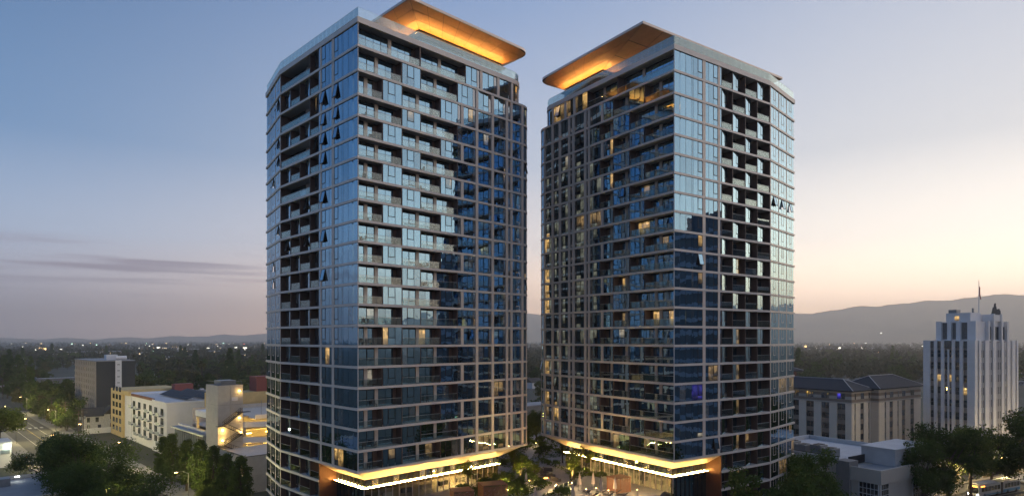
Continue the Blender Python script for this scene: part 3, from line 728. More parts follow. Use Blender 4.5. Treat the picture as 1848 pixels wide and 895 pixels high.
pbr('tan_wall', (0.46, 0.38, 0.31), 0.85); pbr('steel_blue', (0.26, 0.30, 0.34), 0.5, 0.4); pbr('solar', (0.010, 0.015, 0.026), 0.6, 0.0); pbr('brick_red', (0.24, 0.07, 0.06), 0.8)
pbr('grey_metal', (0.25, 0.26, 0.27), 0.5, 0.4, 0.15, 1.5); pbr('peel_white', (0.50, 0.48, 0.45), 0.9, 0, 0.35, 2.5); pbr('shingle', (0.05, 0.045, 0.042), 0.9, 0, 0.25, 2); pbr('door_red', (0.14, 0.06, 0.04), 0.7)
pbr('deco_grey', (0.18, 0.175, 0.175), 0.8)
pbr('stucco', (0.50, 0.45, 0.39), 0.9, 0, 0.07); pbr('dark_metal', (0.03, 0.03, 0.033), 0.5, 0.3)
glass('win_dark', (0.02, 0.024, 0.03), 0.12, (0.8, 0.9, 1.0)); glass('win_mid', (0.06, 0.065, 0.07), 0.14, (0.85, 0.92, 1.0))
glass('win_lit', (0.1, 0.08, 0.05), 0.08, emit=(1.0, 0.62, 0.22), es=0.8); glass('win_blue', (0.02, 0.02, 0.06), 0.08, emit=(0.12, 0.1, 1.0), es=0.5)
emis('garage_tube', (1.0, 0.62, 0.10), 80.0); emis('lamp_white', (0.95, 1.0, 0.92), 26.0); emis('lamp_amber', (1.0, 0.6, 0.2), 30.0); emis('sig_red', (1.0, 0.03, 0.02), 12.0); emis('sig_green', (0.1, 1.0, 0.4), 8.0)
def wpick(r, lit=0.03): return 'win_lit' if r.random() < lit else r.choice(['win_dark', 'win_dark', 'win_mid'])

# ---- pale art deco tower (local x along its right face, y along its left face)
c0 = dp(1759.5, 180.0)
T = empty('office_tower', (c0[0], c0[1], 0), rad(29), 'pale ribbed art deco tower with stepped top and flag', 'tower')
r = random.Random(4); zt = H-0.3
FW, RW = 14.0, 25.5
box('core', 'deco_spandrel', T, 0.55, RW-0.5, 0.55, FW-0.5, 0, zt-0.3)
box('rear_wall', 'deco_white', T, RW-0.5, RW-0.2, 0.6, FW, 0, zt); box('rear_wall', 'deco_white', T, 0.6, RW-0.5, FW-0.5, FW-0.1, 0, zt)
fx = lambda x: (490-x)/418*FW
lp = [(72, 130), (162, 188), (220, 247), (308, 333), (370, 397), (430, 490)]; lw = [(130, 162), (188, 220), (247, 272), (285, 308), (333, 370), (397, 430)]
for a, b in lp: box('pier', 'deco_white', T, 0.0, 0.56, max(0.0, fx(b)), fx(a), 0, zt)
box('thin_pier', 'deco_white', T, 0.15, 0.56, fx(285), fx(272), 0, zt-2.6)
rows = [(-3.2-3.62*i) for i in range(10)]
for a, b in lw:
    for i, t in enumerate(rows):
        z1 = H+t
        if z1-2.0 < 1: continue
        lit = (i == 2 and a in (188, 247, 285)) or (i == 3 and a == 397)
        o = box('window', 'win_lit' if lit and r.random() < 0.8 else wpick(r, 0.0), T, 0.36, 0.5, fx(b)+0.06, fx(a)-0.06, z1-2.0, z1)
        mk('sash_bar', cube('deco_grey'), o, Matrix.Translation((-0.55, 0, 0)) @ Matrix.Diagonal((0.3, 1, 0.05, 1)))
    box('ornament_panel', 'deco_orn', T, 0.30, 0.55, fx(b)+0.03, fx(a)-0.03, H-2.6, zt-0.25)
box('crest_shield', 'deco_orn', T, -0.12, 0.2, fx(302), fx(252), H-2.4, H-0.4)
gx = lambda x: (x-490)/342*RW
rp = [(490, 510), (522, 539), (568, 600), (628, 654), (697, 715), (741, 763), (781, 807), (819, 832)]
rw = [(510, 522), (539, 553), (554, 568), (600, 613), (615, 628), (654, 667), (668, 682), (683, 697), (715, 727), (729, 741), (763, 771), (772, 781), (807, 819)]
for a, b in rp: box('pier', 'deco_white', T, max(0.57, gx(a)), gx(b), 0.0, 0.56, 0, zt)
for a, b in ((553, 554), (613, 615), (667, 668), (682, 683), (727, 729), (771, 772)): box('thin_pier', 'deco_white', T, gx(a)-0.06, gx(b)+0.06, 0.12, 0.56, 0, zt-0.6)
for a, b in rw:
    for i, t in enumerate(rows):
        z1 = H+t
        if z1-2.2 < 1: continue
        box('window', wpick(r, 0.01), T, gx(a)+0.06, gx(b)-0.06, 0.36, 0.5, z1-2.1, z1)
box('cornice', 'deco_white', T, 0.57, RW-0.6, 0.57, FW-0.6, zt-0.3, zt-0.1)
# upper tiers
z2 = H+5.3
box('upper_core', 'deco_white', T, 3.2, 20.6, 1.1, 11.6, zt-0.1, z2-0.2)
for y0, y1 in ((1.0, 3.2), (5.0, 6.2), (7.5, 8.6), (10.2, 11.7)): box('upper_pier', 'deco_white', T, 2.6, 3.2, y0, y1, zt-0.1, z2)
for y0, y1 in ((3.2, 5.0), (6.2, 7.5), (8.6, 10.2)): box('ornament_panel', 'deco_orn', T, 3.0, 3.19, y0+0.2, y1-0.2, zt+0.3, z2-0.4)
for x0, x1 in ((8.2, 9.0), (11.2, 12.0), (15.8, 16.6), (19.2, 20.3)): box('upper_pier', 'deco_white', T, x0, x1, 0.25, 1.1, zt-0.1, z2+(2.2 if x0 in (11.2, 15.8) else 0))
for x0, x1 in ((9.2, 10.0), (10.2, 11.0), (12.2, 13.1), (13.4, 14.3), (14.6, 15.5), (16.9, 17.8), (18.1, 19.0)): box('window', 'win_dark', T, x0, x1, 0.9, 1.05, zt+0.2, z2-1.6)
box('crown_block', 'deco_white', T, 11.0, 16.8, 0.5, 3.2, z2, z2+2.0)
ac = Acc(); rr = random.Random(2)
for i in range(16):
    x = 12.2+i*0.27; hgt = 1.2+1.9*math.exp(-((x-13.2)/0.8)**2)+0.7*rr.random(); ac.tube((x, 0.6+rr.random()*0.5, z2+1.9), (x+rr.uniform(-.1, .1), 0.8, z2+1.9+hgt), 0.32, 0.10, 'deco_orn', 5)
prop(ac.obj('crest_sculpture', T), label='jagged carved crest on the crown')
box('penthouse', 'deco_white', T, 4.0, 9.8, 3.0, 9.6, z2-0.2, z2+2.5); box('penthouse_window', 'win_lit', T, 3.94, 4.0, 6.0, 7.2, z2+0.2, z2+1.6)
box('penthouse', 'deco_white', T, 9.8, 14.5, 4.2, 8.2, z2-0.2, z2+2.2); box('roof_tank', 'grey_metal', T, 4.6, 6.8, 7.0, 9.2, z2+2.5, z2+3.5); box('vent', 'grey_metal', T, 9.9, 10.3, 5, 5.4, z2+2.2, z2+4.0)
ac = Acc(); ac.tube((9.6, 3.4, z2+2.0), (9.6, 3.4, z2+12.2), 0.13, 0.07, 'deco_white', 8); fp = ac.obj('flagpole', T)
vs = []; fs = []
for i in range(7):
    for j in range(4): vs.append((9.7+0.12*i*(1+0.2*j), 3.4+0.12*math.sin(i*1.2+j), z2+10.8-1.1*j-0.18*i))
for i in range(6):
    for j in range(3): o = i*4+j; fs.append((o, o+1, o+5, o+4))
pbr('flag_cloth', (0.35, 0.12, 0.10), 0.9, 0, 0.6, 2.0); mk('flag', mesh('flag', vs, fs, 'flag_cloth', smooth=True), T)

# ---- beige block with dark hipped roofs
c1 = dp(1537, 186.0)
Bb = empty('apartment_block', (c1[0], c1[1], 0), rad(34), 'beige block with dark hipped roofs and tall pilasters beside the art deco tower', 'building')
r = random.Random(8); ze = H-15.2
def wingface(axis, a0, a1, off, z_top, wins, deep=0.35, s_=1):
    """windows between proud pilasters; axis x: face on y=off looking -y; axis y: face on x=off looking -x; wins: (start, end) of the brown window strips"""
    def b(name, mat, u0, u1, d0, d1, z0, z1):
        if axis == 'x': return box(name, mat, Bb, u0, u1, off+d0, off+d1, z0, z1)
        return box(name, mat, Bb, off+d0, off+d1, u0, u1, z0, z1)
    zc = z_top-3.6
    edges = [a0]+[e for w_ in wins for e in w_]+[a1]
    for i in range(0, len(edges), 2):
        if edges[i+1]-edges[i] > 0.05: b('pilaster', 'beige', edges[i], edges[i+1], 0, deep, 0, zc-0.25)
    for (w0, w1) in wins:
        k = 2 if w1-w0 > 2.2 else 1
        for f_ in range(7):
            z0 = z_top-2.6-3.07*f_
            if z0 < 1: continue
            if f_ > 0: b('spandrel', 'beige_dark', w0, w1, 0.2, 0.34, z0-1.35, z0-0.02)
            for q in range(k):
                u0 = w0+(w1-w0)*q/k+0.08; u1 = w0+(w1-w0)*(q+1)/k-0.08
                mt = 'win_blue' if (f_ == 0 and axis == 'y' and abs(w0-1.9) < 0.1 and q == 1) else wpick(r, 0.0)
                o = b('window', mt, u0, u1, 0.18 if f_ else -0.06, 0.3 if f_ else 0.02, z0, z0+1.7)
                mk('sash_bar', cube('dark_metal'), o, Matrix.Translation((0 if axis == 'x' else -0.5, -0.5 if axis == 'x' else 0, 0)) @ Matrix.Diagonal((1 if axis == 'x' else 0.3, 0.3 if axis == 'x' else 1, 0.05, 1)))
    b('cornice', 'beige_band', a0-0.2, a1+0.2, -0.25, deep, zc-0.24, zc+0.1)
    for q in range(4): b('band', 'beige_band' if q % 2 else 'beige_dark', a0, a1, -0.02, deep, zc+0.12+q*0.85, zc+0.95+q*0.85)
def hip(name, x0, x1, y0, y1, z, h, ov=0.9, mat='slate_roof'):
    x0 -= ov; x1 += ov; y0 -= ov; y1 += ov; w_ = min(x1-x0, y1-y0)/2
    if x1-x0 > y1-y0: rA, rB = (x0+w_, (y0+y1)/2, z+h), (x1-w_, (y0+y1)/2, z+h)
    else: rA, rB = ((x0+x1)/2, y0+w_, z+h), ((x0+x1)/2, y1-w_, z+h)
    vs = [(x0, y0, z), (x1, y0, z), (x1, y1, z), (x0, y1, z), rA, rB, (x0, y0, z-0.3), (x1, y0, z-0.3), (x1, y1, z-0.3), (x0, y1, z-0.3)]
    fs = ([(0, 1, 5, 4), (1, 2, 5), (2, 3, 4, 5), (3, 0, 4)] if x1-x0 > y1-y0 else [(0, 1, 4), (1, 2, 5, 4), (2, 3, 5), (3, 0, 4, 5)])+[(0, 6, 7, 1), (1, 7, 8, 2), (2, 8, 9, 3), (3, 9, 6, 0), (9, 8, 7, 6)]
    o = mk(name, mesh(name, vs, fs, mat), Bb)
    ac = Acc()
    for p, q in ((0, 4), (1, 5 if x1-x0 > y1-y0 else 4), (4, 5), (3, 4 if x1-x0 > y1-y0 else 5), (2, 5)): ac.tube(Vector(vs[p])+Vector((0, 0, .05)), Vector(vs[q])+Vector((0, 0, .05)), 0.12, 0.12, 'ridge_cap', 5)
    # standing seams
    ac.obj('ridge_cap', o); return o
box('core', 'beige_dark', Bb, 0.35, 11.5, 0.35, 40, 0, ze); box('core', 'beige_dark', Bb, 11.4, 38, -2.0, 20, 0, ze)
wingface('y', 0.02, 40, 0.0, ze, [(1.9, 4.4), (6.8, 9.3), (11.7, 14.2), (16.6, 19.1), (22, 24.5), (27, 29.5)])
wingface('x', 0.36, 11.0, 0.0, ze, [(1.6, 2.3), (5.0, 7.0), (9.6, 10.3)])
wingface('y', -2.3, 0.3, 11.05, ze, [])
wingface('x', 11.42, 38, -2.35, ze, [(14.6, 15.4), (17.6, 19.8), (22.6, 23.4), (25.4, 27.6), (31.0, 33.4)])
hip('roof', 0, 11.2, 0, 40, ze, 3.0); hip('roof', 11.1, 38, -2.3, 9.5, ze+0.35, 3.4)
box('flat_roof', 'roof_white', Bb, 11.6, 37, 10.6, 34, ze-0.5, ze+0.6)
for q in range(10): box('roof_unit', 'grey_metal', Bb, 14+q*2.1, 15.2+q*2.1, 15+(q % 3)*1.5, 16.2+(q % 3)*1.5, ze+0.6, ze+1.5+0.2*(q % 2))
box('stair_head', 'brick', Bb, 7.5, 15.5, 27, 34, ze+0.6, ze+4.6); hip('stair_head_roof', 7.5, 15.5, 27, 34, ze+4.6, 2.0, 1.6)

# ---- low stucco building with rooftop plant
c2 = dp(1590, 129.6)
Lb = empty('shop_building', (c2[0], c2[1], 0), rad(33), 'low stucco corner building with gridded glass and rooftop machines', 'building')
zr2 = H-27.0
box('wall', 'stucco', Lb, 0.35, 24, 0.35, 6.3, 0, zr2-0.6); box('parapet', 'stucco', Lb, -0.05, 24.2, -0.05, 0.35, zr2-2.9, zr2); box('parapet', 'stucco', Lb, -0.05, 0.35, 0.36, 6.3, zr2-2.9, zr2)
box('roof', 'roof_grey', Lb, 0.36, 24, 0.36, 6.2, zr2-0.59, zr2-0.5)
for (ax, n_, a0, a1) in (('y', 5, 0.7, 4.6), ('x', 4, 0.7, 3.6), ('x', 6, 14, 20)):
    for i in range(n_):
        for j in range(6):
            u0, u1 = a0+(a1-a0)*i/n_, a0+(a1-a0)*(i+1)/n_; z0 = 1.0+j*1.18
            mt = 'win_dark' if (i+j) % 5 else 'win_mid'
            if ax == 'y': box('window_pane', mt, Lb, 0.25, 0.36, u0+0.05, u1-0.05, z0+0.05, z0+1.12)
            else: box('window_pane', mt, Lb, u0+0.05, u1-0.05, 0.25, 0.36, z0+0.05, z0+1.12)
    if ax == 'y': box('window_frame', 'render_white', Lb, 0.27, 0.34, a0-0.1, a1+0.1, 0.9, 8.2)
    else: box('window_frame', 'render_white', Lb, a0-0.1, a1+0.1, 0.27, 0.34, 0.9, 8.2)
box('corner_pier', 'concrete_dark', Lb, -0.5, 3, 6.3, 9.2, 0, zr2+0.9)
box('wall', 'stucco', Lb, 0.2, 26, 9.2, 32, 0, zr2+0.2); box('wall', 'stucco', Lb, 3, 24, 6.31, 9.19, 0, zr2-0.6)
box('roof', 'roof_white', Lb, 0.6, 25.6, 9.6, 31.6, zr2+0.2, zr2+0.3)
for (a, b_, c, d) in ((0.2, 0.6, 9.2, 32), (0.6, 26, 31.6, 32), (25.6, 26, 9.2, 31.6)): box('parapet', 'roof_white', Lb, a, b_, c, d, zr2+0.2, zr2+1.3)
box('screen_wall', 'dark_metal', Lb, 0.7, 0.9, 9.3, 22, zr2+0.3, zr2+1.5); box('screen_wall', 'dark_metal', Lb, 3.1, 12, 8.3, 8.5, zr2-0.5, zr2+1.3)
for i in range(5):
    u = 12+i*3.3; o = box('roof_unit', 'grey_metal', Lb, 3+0.7*(i % 2), 6+0.7*(i % 2), u, u+2.5, zr2+0.4, zr2+2.4+0.3*(i % 2))
    for q in range(2): mk('fan_cowl', cube('dark_metal'), o, Matrix.Translation((-0.2+0.45*q, 0, 0.53)) @ Matrix.Diagonal((0.3, 0.6, 0.06, 1)))
box('penthouse', 'roof_white', Lb, 9.5, 25, 1.8, 9.1, zr2-0.5, zr2+3.0); box('penthouse_cap', 'roof_white', Lb, 9.3, 25.2, 1.6, 9.3, zr2+3.0, zr2+3.25)
dr = box('door', 'win_dark', Lb, 14.0, 15.6, 1.68, 1.8, zr2-0.45, zr2+1.7); box('door_frame', 'ridge_cap', Lb, 13.8, 15.8, 1.72, 1.79, zr2-0.45, zr2+1.95); box('door_hood', 'dark_metal', Lb, 13.2, 16.4, 0.9, 1.79, zr2+2.2, zr2+2.35)
# shop front further along the right street
S2 = empty('shop_row', rs(6, 9.5)+(0,), RA, 'low shop front with lit awning lamps along the bus street', 'building')
box('wall', 'stucco', S2, -32, 60, 0, 4, 0, 7.0); box('parapet', 'beige', S2, -32, 60, -0.25, 0.0, 5.6, 7.2)
for i in range(18):
    o = box('window', 'win_lit' if i % 3 == 0 else 'win_mid', S2, -31+i*5.0, -27.4+i*5.0, -0.08, 0.05, 0.6, 3.6)
for i in range(9):
    mk('wall_lamp', cube('lamp_white'), S2, boxM(-6+i*5, -5.4+i*5, -0.9, -0.4, 4.7, 4.85))

# ---- left: dark slab block
c3 = (-203.0, 308.0)
D3 = empty('slab_block', c3+(0,), GA, 'tall charcoal slab block with white stair strip and tan end wall', 'building')
zt3 = H-10.5; r = random.Random(3)
box('core', 'charcoal', D3, 0.3, 17, 0.05, 50, 0, zt3-0.4); box('roof', 'roof_grey', D3, -0.1, 17.1, -0.1, 50.2, zt3-0.4, zt3)
box('stair_strip', 'render_white', D3, 8.3, 11.0, -0.25, 0.05, 0, zt3+0.1)
for i in range(9): box('stair_window', 'dark_metal', D3, 9.1, 10.2, -0.32, -0.24, zt3-2.2-3.0*i, zt3-1.9-3.0*i)
for i in range(12): box('tan_rib', 'tan_wall', D3, -0.1, 0.31, 0.3+i*4.15, 2.6+i*4.15, 0, zt3-0.42)
for i in range(12):
    for j in range(9):
        zz = zt3-2.6-3.0*j
        if zz < 2: continue
        box('window', 'win_lit' if (i, j) == (5, 1) else wpick(r, 0), D3, 0.10, 0.24, 2.75+i*4.15, 4.3+i*4.15, zz, zz+1.7)
        box('spandrel', 'tan_wall', D3, 0.05, 0.2, 2.61+i*4.15, 4.44+i*4.15, zz-1.25, zz-0.03)
box('penthouse', 'render_white', D3, 7, 12, 12, 17, zt3, zt3+2.6)
ac = Acc(); ac.tube((10, 8, zt3+1.1), (15, 8, zt3+1.1), 1.0, 1.0, 'render_white', 12); ac.obj('roof_tank', D3)
# ---- low banded office
p4 = dp(68, 395)
D4 = empty('office_building', p4+(0,), rad(40), 'low grey banded office with pale flat roof behind the trees', 'building')
for i in range(3):
    box('floor_band', 'deco_grey', D4, -0.4, 40, -0.4, 22, 1.5+i*4.2, 4.0+i*4.2); 
    for k in range(10):
        box('window', wpick(r, 0.03), D4, 0.2+k*3.95, 3.9+k*3.95, 0.0, 0.2, 4.0+i*4.2 if i < 2 else 12.3, 5.7+i*4.2 if i < 2 else 12.31)
    if i < 2:
        for k in range(5): box('window', 'win_dark', D4, 0.0, 0.2, 0.2+k*4.2, 4.2+k*4.2, 4.0+i*4.2, 5.7+i*4.2)
box('core', 'concrete_dark', D4, 0.25, 39.8, 0.25, 21.8, 0, 12.2); box('roof', 'roof_white', D4, 0.5, 39, 0.5, 21, 12.4, 12.6)
for (a, b_, c, d) in ((-0.4, 40, -0.4, 0.3), (-0.4, 0.3, 0.3, 22)): box('parapet', 'deco_grey', D4, a, b_, c, d, 12.4, 13.4)
# ---- old white house
p5 = dp(188, 262)
D5 = empty('old_house', p5+(0,), rad(38), 'old peeling white wooden house with dark gabled roof', 'house')
def gable(name, x0, x1, y0, y1, z, h, par, axis='x', mat='shingle', ov=0.5):
    if axis == 'x': vs = [(x0-ov, y0-ov, z-.3), (x1+ov, y0-ov, z-.3), (x1+ov, y1+ov, z-.3), (x0-ov, y1+ov, z-.3), (x0-ov, (y0+y1)/2, z+h), (x1+ov, (y0+y1)/2, z+h)]; fs = [(0, 1, 5, 4), (2, 3, 4, 5), (0, 4, 3), (1, 2, 5), (3, 2, 1, 0)]
    else: vs = [(x0-ov, y0-ov, z-.3), (x1+ov, y0-ov, z-.3), (x1+ov, y1+ov, z-.3), (x0-ov, y1+ov, z-.3), ((x0+x1)/2, y0-ov, z+h), ((x0+x1)/2, y1+ov, z+h)]; fs = [(0, 1, 4), (1, 2, 5, 4), (2, 3, 5), (3, 0, 4, 5), (3, 2, 1, 0)]
    return mk(name, mesh(name, vs, fs, mat), par)
box('wall', 'peel_white', D5, -7, 0, 0, 10, 0, 6.6); box('wall', 'peel_white', D5, 0, 5.2, -1.2, 9, 0, 7.4)
gable('roof', -7, 0, 0, 10, 6.6, 3.0, D5, 'x'); gable('roof', 0, 5.2, -1.2, 9, 7.4, 2.6, D5, 'y')
mk('gable_wall', mesh('gable_wall', [(0, -1.25, 7.3), (5.2, -1.25, 7.3), (2.6, -1.25, 9.6)], [(0, 1, 2)], 'peel_white'), D5)
for (x, z, w_, h_, m_) in ((2.0, 5.0, 1.2, 1.9, 'win_dark'), (2.0, 1.0, 1.2, 2.3, 'door_red'), (2.2, 7.7, .8, .8, 'win_dark')): box('window' if m_ != 'door_red' else 'door', m_, D5, x, x+w_, -1.34, -1.2, z, z+h_)
for (x, z) in ((-6, 4.0), (-3, 4.0), (-6, 1.0), (-2.2, 1.0)): box('window', 'win_dark', D5, x, x+1.1, -0.1, 0.02, z, z+1.9)
box('chimney', 'brick', D5, 3.6, 4.3, 4, 4.8, 8, 11)
box('low_wall', 'render_white', D5, -8, 22, -6, -5.6, 0, 2.2)

# ---- cream and white flats
p6 = (-112.6, 206.0)
D6 = empty('flats', p6+(0,), GA, 'cream and white flats with steel balconies and rooftop solar panels', 'building')
zt6 = H-21.0; r = random.Random(6)
box('wall', 'render_white', D6, 0.0, 17, 0.0, 16.0, 0, zt6-0.3); box('wall', 'render_white', D6, 0.6, 17, 16.0, 45, 0, zt6)
box('wall', 'render_white', D6, 17, 30, 2, 45, 0, zt6-0.6)
box('frame_block', 'cream', D6, -0.4, 20, 54, 72, 0, zt6+1.3); box('wall', 'render_white', D6, 0.4, 17, 45, 54, 0, zt6+0.3); box('frame_beam', 'cream', D6, -0.4, 0.41, 45, 54, zt6-0.3, zt6+1.3)
for (a, b_, c, d, hh) in ((-0.15, 0.2, -0.15, 16, 0.35), (0.2, 17, -0.15, 0.2, 0.35), (0.45, 0.75, 16.01, 45, 0.6)): box('parapet', 'brick' if c > 10 else 'render_white', D6, a, b_, c, d, zt6-0.3, zt6+hh)
box('roof', 'roof_white', D6, 0.8, 29.8, 0.4, 53.8, zt6-0.3, zt6+0.03)
for i in range(6):
    for j in range(5):
        y = 3.5+i*7.0+(1.5 if i > 1 else 0); z0 = zt6-4.2-3.1*j
        if z0 < 1: continue
        X0 = 0.0 if y < 15 else (0.6 if y < 44 else 0.4)
        o = box('window', wpick(r, 0.02), D6, X0-0.06, X0+0.05, y, y+3.0, z0, z0+2.2)
        mk('window_frame', cube('steel_blue'), o, Matrix.Translation((-0.3, 0, 0)) @ Matrix.Diagonal((0.6, 0.06, 1.0, 1)))
        if (i*3+j*2) % 4 != 1:
            bl = box('balcony', 'steel_blue', D6, X0-1.5, X0-0.02, y-0.4, y+3.4, z0-0.35, z0-0.2)
            mk('balcony_railing', cube('steel_blue'), bl, Matrix.Translation((-0.48, 0, 4.4)) @ Matrix.Diagonal((0.04, 1, 7.0, 1)))
for i in range(3):
    for j in range(6): box('window', wpick(r, 0.05), D6, -0.47, -0.35, 56+i*5, 59+i*5, 2+j*3.1, 3.9+j*3.1); 
for i in range(2):
    for j in range(10):
        u = 6+j*3.1; Ms = Matrix.Translation((9.5+i*5.6, u, zt6+1.3)) @ Matrix.Rotation(rad(-22), 4, 'Y') @ Matrix.Diagonal((4.4, 2.8, 0.08, 1))
        sp = mk('solar_panel', cube('solar'), D6, Ms)
        box('panel_leg', 'grey_metal', D6, 11.2+i*5.6, 11.3+i*5.6, u-0.05, u+0.05, zt6, zt6+1.9)
rq = random.Random(12)
for i in range(12):
    x_, y_ = rq.uniform(20, 27), rq.uniform(22, 48); box('roof_unit', rq.choice(('grey_metal', 'roof_grey', 'render_white')), D6, x_, x_+rq.uniform(.8, 2), y_, y_+rq.uniform(.8, 2), zt6+0.04, zt6+rq.uniform(.6, 1.5))
box('stair_head', 'brick_red', D6, 17, 24, 50, 53.8, zt6+0.04, zt6+3.0)
box('upper_storey', 'cream', D6, 20, 29, 6, 20, zt6+0.04, zt6+1.4)
# ---- parking garage with glazed front, stair tower and low annex: one street line
G0 = (-78.2, 167.9)
D7 = empty('parking_garage', G0+(0,), GA, 'open concrete parking garage with yellow lit decks', 'garage')
zg = H-26.4
# glazed street front (y from 9 to 37)
box('front_core', 'concrete_dark', D7, 0.6, 5, 9.1, 37, 0, zg-0.7); box('front_cap', 'steel_blue', D7, -0.6, 1.2, 9.1, 37.4, zg-0.6, zg-0.2); box('deck_kerb', 'roof_white', D7, 1.2, 2.0, 9.1, 37, zg-0.6, zg+0.5)
for i in range(14):
    y = 9.2+i*2.0
    box('fin', 'steel_blue', D7, -0.15, 0.6, y, y+0.25, 0, zg-0.62)
    for j in range(4):
        box('front_pane', 'win_lit' if (j == 3 and i in (1, 2, 3)) else wpick(r, 0.0), D7, 0.45, 0.59, y+0.3, y+1.95, 0.6+j*2.6, 3.0+j*2.6)
def deck(z, x0, x1, y0, y1, tilt=0.0, kerb=True):
    box('deck_slab', 'concrete', D7, x0, x1, y0, y1, z-0.35, z)
for i, z in enumerate((H-35.0, H-31.9, H-28.8, H-26.0, H-22.6)):
    if i < 3: box('deck_slab', 'concrete', D7, 6.7, 46, 1.0, 36, z-0.35, z)
    else: box('deck_slab', 'concrete', D7, 5.1 if i == 3 else 12, 46, 9.2 if i == 3 else 5.0, 36, z-0.35, z)
for i in range(5):
    for j in range(3): box('column', 'concrete', D7, 8.0+i*8, 8.7+i*8, 3+j*14, 3.7+j*14, 0, H-22.95)
# sloping white parapets of the ramps, facing the camera
for (x0, x1, z0, z1, y, hh) in ((6.8, 26, H-24.2, H-25.4, 1.2, 1.5), (6.2, 20, H-28.2, H-29.6, 0.5, 1.5), (12, 46, H-22.6, H-22.6, 4.8, 1.1)):
    vs = [(x0, y, z0), (x1, y, z1), (x1, y+0.3, z1), (x0, y+0.3, z0), (x0, y, z0+hh), (x1, y, z1+hh), (x1, y+0.3, z1+hh), (x0, y+0.3, z0+hh)]
    mk('ramp_parapet', mesh('ramp_parapet', vs, [(0, 1, 5, 4), (1, 2, 6, 5), (2, 3, 7, 6), (3, 0, 4, 7), (4, 5, 6, 7), (3, 2, 1, 0)], 'render_white'), D7)
box('portal_beam', 'render_white', D7, 1.5, 7, 9.3, 22, H-22.2, H-20.6); box('portal_post', 'concrete', D7, 1.6, 2.2, 21.2, 22, zg, H-22.2); box('portal_ceiling', 'concrete_dark', D7, 1.6, 12, 9.4, 22, H-22.5, H-22.21)
box('rear_wall', 'concrete', D7, 5.2, 46, 36, 36.4, 0, H-21.4); box('rear_wall', 'cream', D7, 12, 46, 37.5, 46, 0, H-17.6); box('brick_head', 'brick_red', D7, 26, 32, 38, 44, H-17.6, H-12.6)
for (x, y, z) in ((10, 5, H-26.6), (16, 5, H-26.6), (22, 6, H-26.6), (9, 5, H-29.8), (15, 5, H-29.8), (22, 5, H-29.8), (5, 15, H-22.75), (8, 19, H-22.75), (14, 14, H-26.6), (10, 20, H-26.6)):
    mk('tube_light', cube('garage_tube'), D7, boxM(x-0.9, x+0.9, y-0.12, y+0.12, z, z+0.1))
box('inner_wall', 'concrete', D7, 6.8, 34, 13, 13.3, 0, H-22.96)
for (x, y, z) in ((9, 4, H-27.4), (16, 4, H-27.4), (23, 5, H-27.6), (8, 4, H-30.4), (16, 4, H-30.4), (6, 16, H-23.6)): lamp('deck_light', (x, y, z), 1300, (1, .6, .11), .3, D7)
for i in range(5):
    ac = Acc(); ac.tube((14+i*6.5, 5.6, H-22.6), (14+i*6.5, 5.6, H-17.5), .09, .06, 'grey_metal', 6); ac.obj('light_pole', D7)
# stair tower
D8 = empty('stair_tower', G0+(0,), GA, 'concrete stair tower with steel zigzag stairs and wall lamps', 'stair tower')
zt8 = H-12.3
box('core', 'concrete_dark', D8, 0.08, 6.5, 0.08, 8.9, 0, zt8-0.1)
hs = [0, 5.2, 10.3, 15.4, 20.4, zt8]
for a, b_ in zip(hs, hs[1:]):
    for y0, y1 in ((0.09, 4.4), (4.5, 8.9)): box('concrete_panel', 'concrete', D8, 0.0, 0.1, y0+0.03, y1, a+0.04, b_-0.02)
    for x0, x1 in ((0.0, 3.2), (3.26, 6.6)): box('concrete_panel', 'concrete', D8, x0, x1, -0.02, 0.08, a+0.04, b_-0.02)
box('roof_rail', 'grey_metal', D8, 0.2, 6.4, 0.2, 0.25, zt8+0.9, zt8+0.97); box('roof_rail', 'grey_metal', D8, 0.2, 0.25, 0.25, 8.7, zt8+0.9, zt8+0.97); box('roof_unit', 'grey_metal', D8, 1.5, 5.5, 2, 7, zt8-0.1, zt8+1.1)
for i in range(5): box('rail_post', 'grey_metal', D8, 0.2+i*1.5, 0.26+i*1.5, 0.2, 0.26, zt8-0.1, zt8+0.92)
zz = [H-19.6, H-23.0, H-25.6, H-28.2, H-30.4]
for i in range(4):
    xa, xb = (3.2, 6.3) if i == 0 else ((6.0, 0.8) if i % 2 == 0 else (0.8, 6.0))
    za, zb = zz[i], zz[i+1]
    if i % 2 == 0: xa, xb = 5.8, 1.0
    else: xa, xb = 1.0, 5.8
    for y in (-1.7, -0.5):
        ac = Acc(); ac.tube((xa, y, za), (xb, y, zb), 0.14, 0.14, 'dark_metal', 4); ac.tube((xa, y, za+1.0), (xb, y, zb+1.0), 0.05, 0.05, 'dark_metal', 4)
        for k in range(9):
            t = k/8; ac.tube((xa+(xb-xa)*t, y, za+(zb-za)*t), (xa+(xb-xa)*t, y, za+(zb-za)*t+1.0), 0.03, 0.03, 'dark_metal', 4)
        prop(ac.obj('stair_stringer', D8), kind=None)
    for k in range(12):
        t = (k+0.5)/12; x = xa+(xb-xa)*t; z = za+(zb-za)*t
        box('tread', 'grey_metal', D8, x-0.2, x+0.2, -1.65, -0.55, z-0.03, z+0.03)
    lx = 0.0 if i % 2 == 0 else 5.6
    box('landing', 'dark_metal', D8, lx-0.6, lx+1.4, -1.8, -0.04, zb-0.12, zb)
box('landing', 'dark_metal', D8, 4.6, 8.0, -1.8, -0.04, zz[0]-0.15, zz[0])
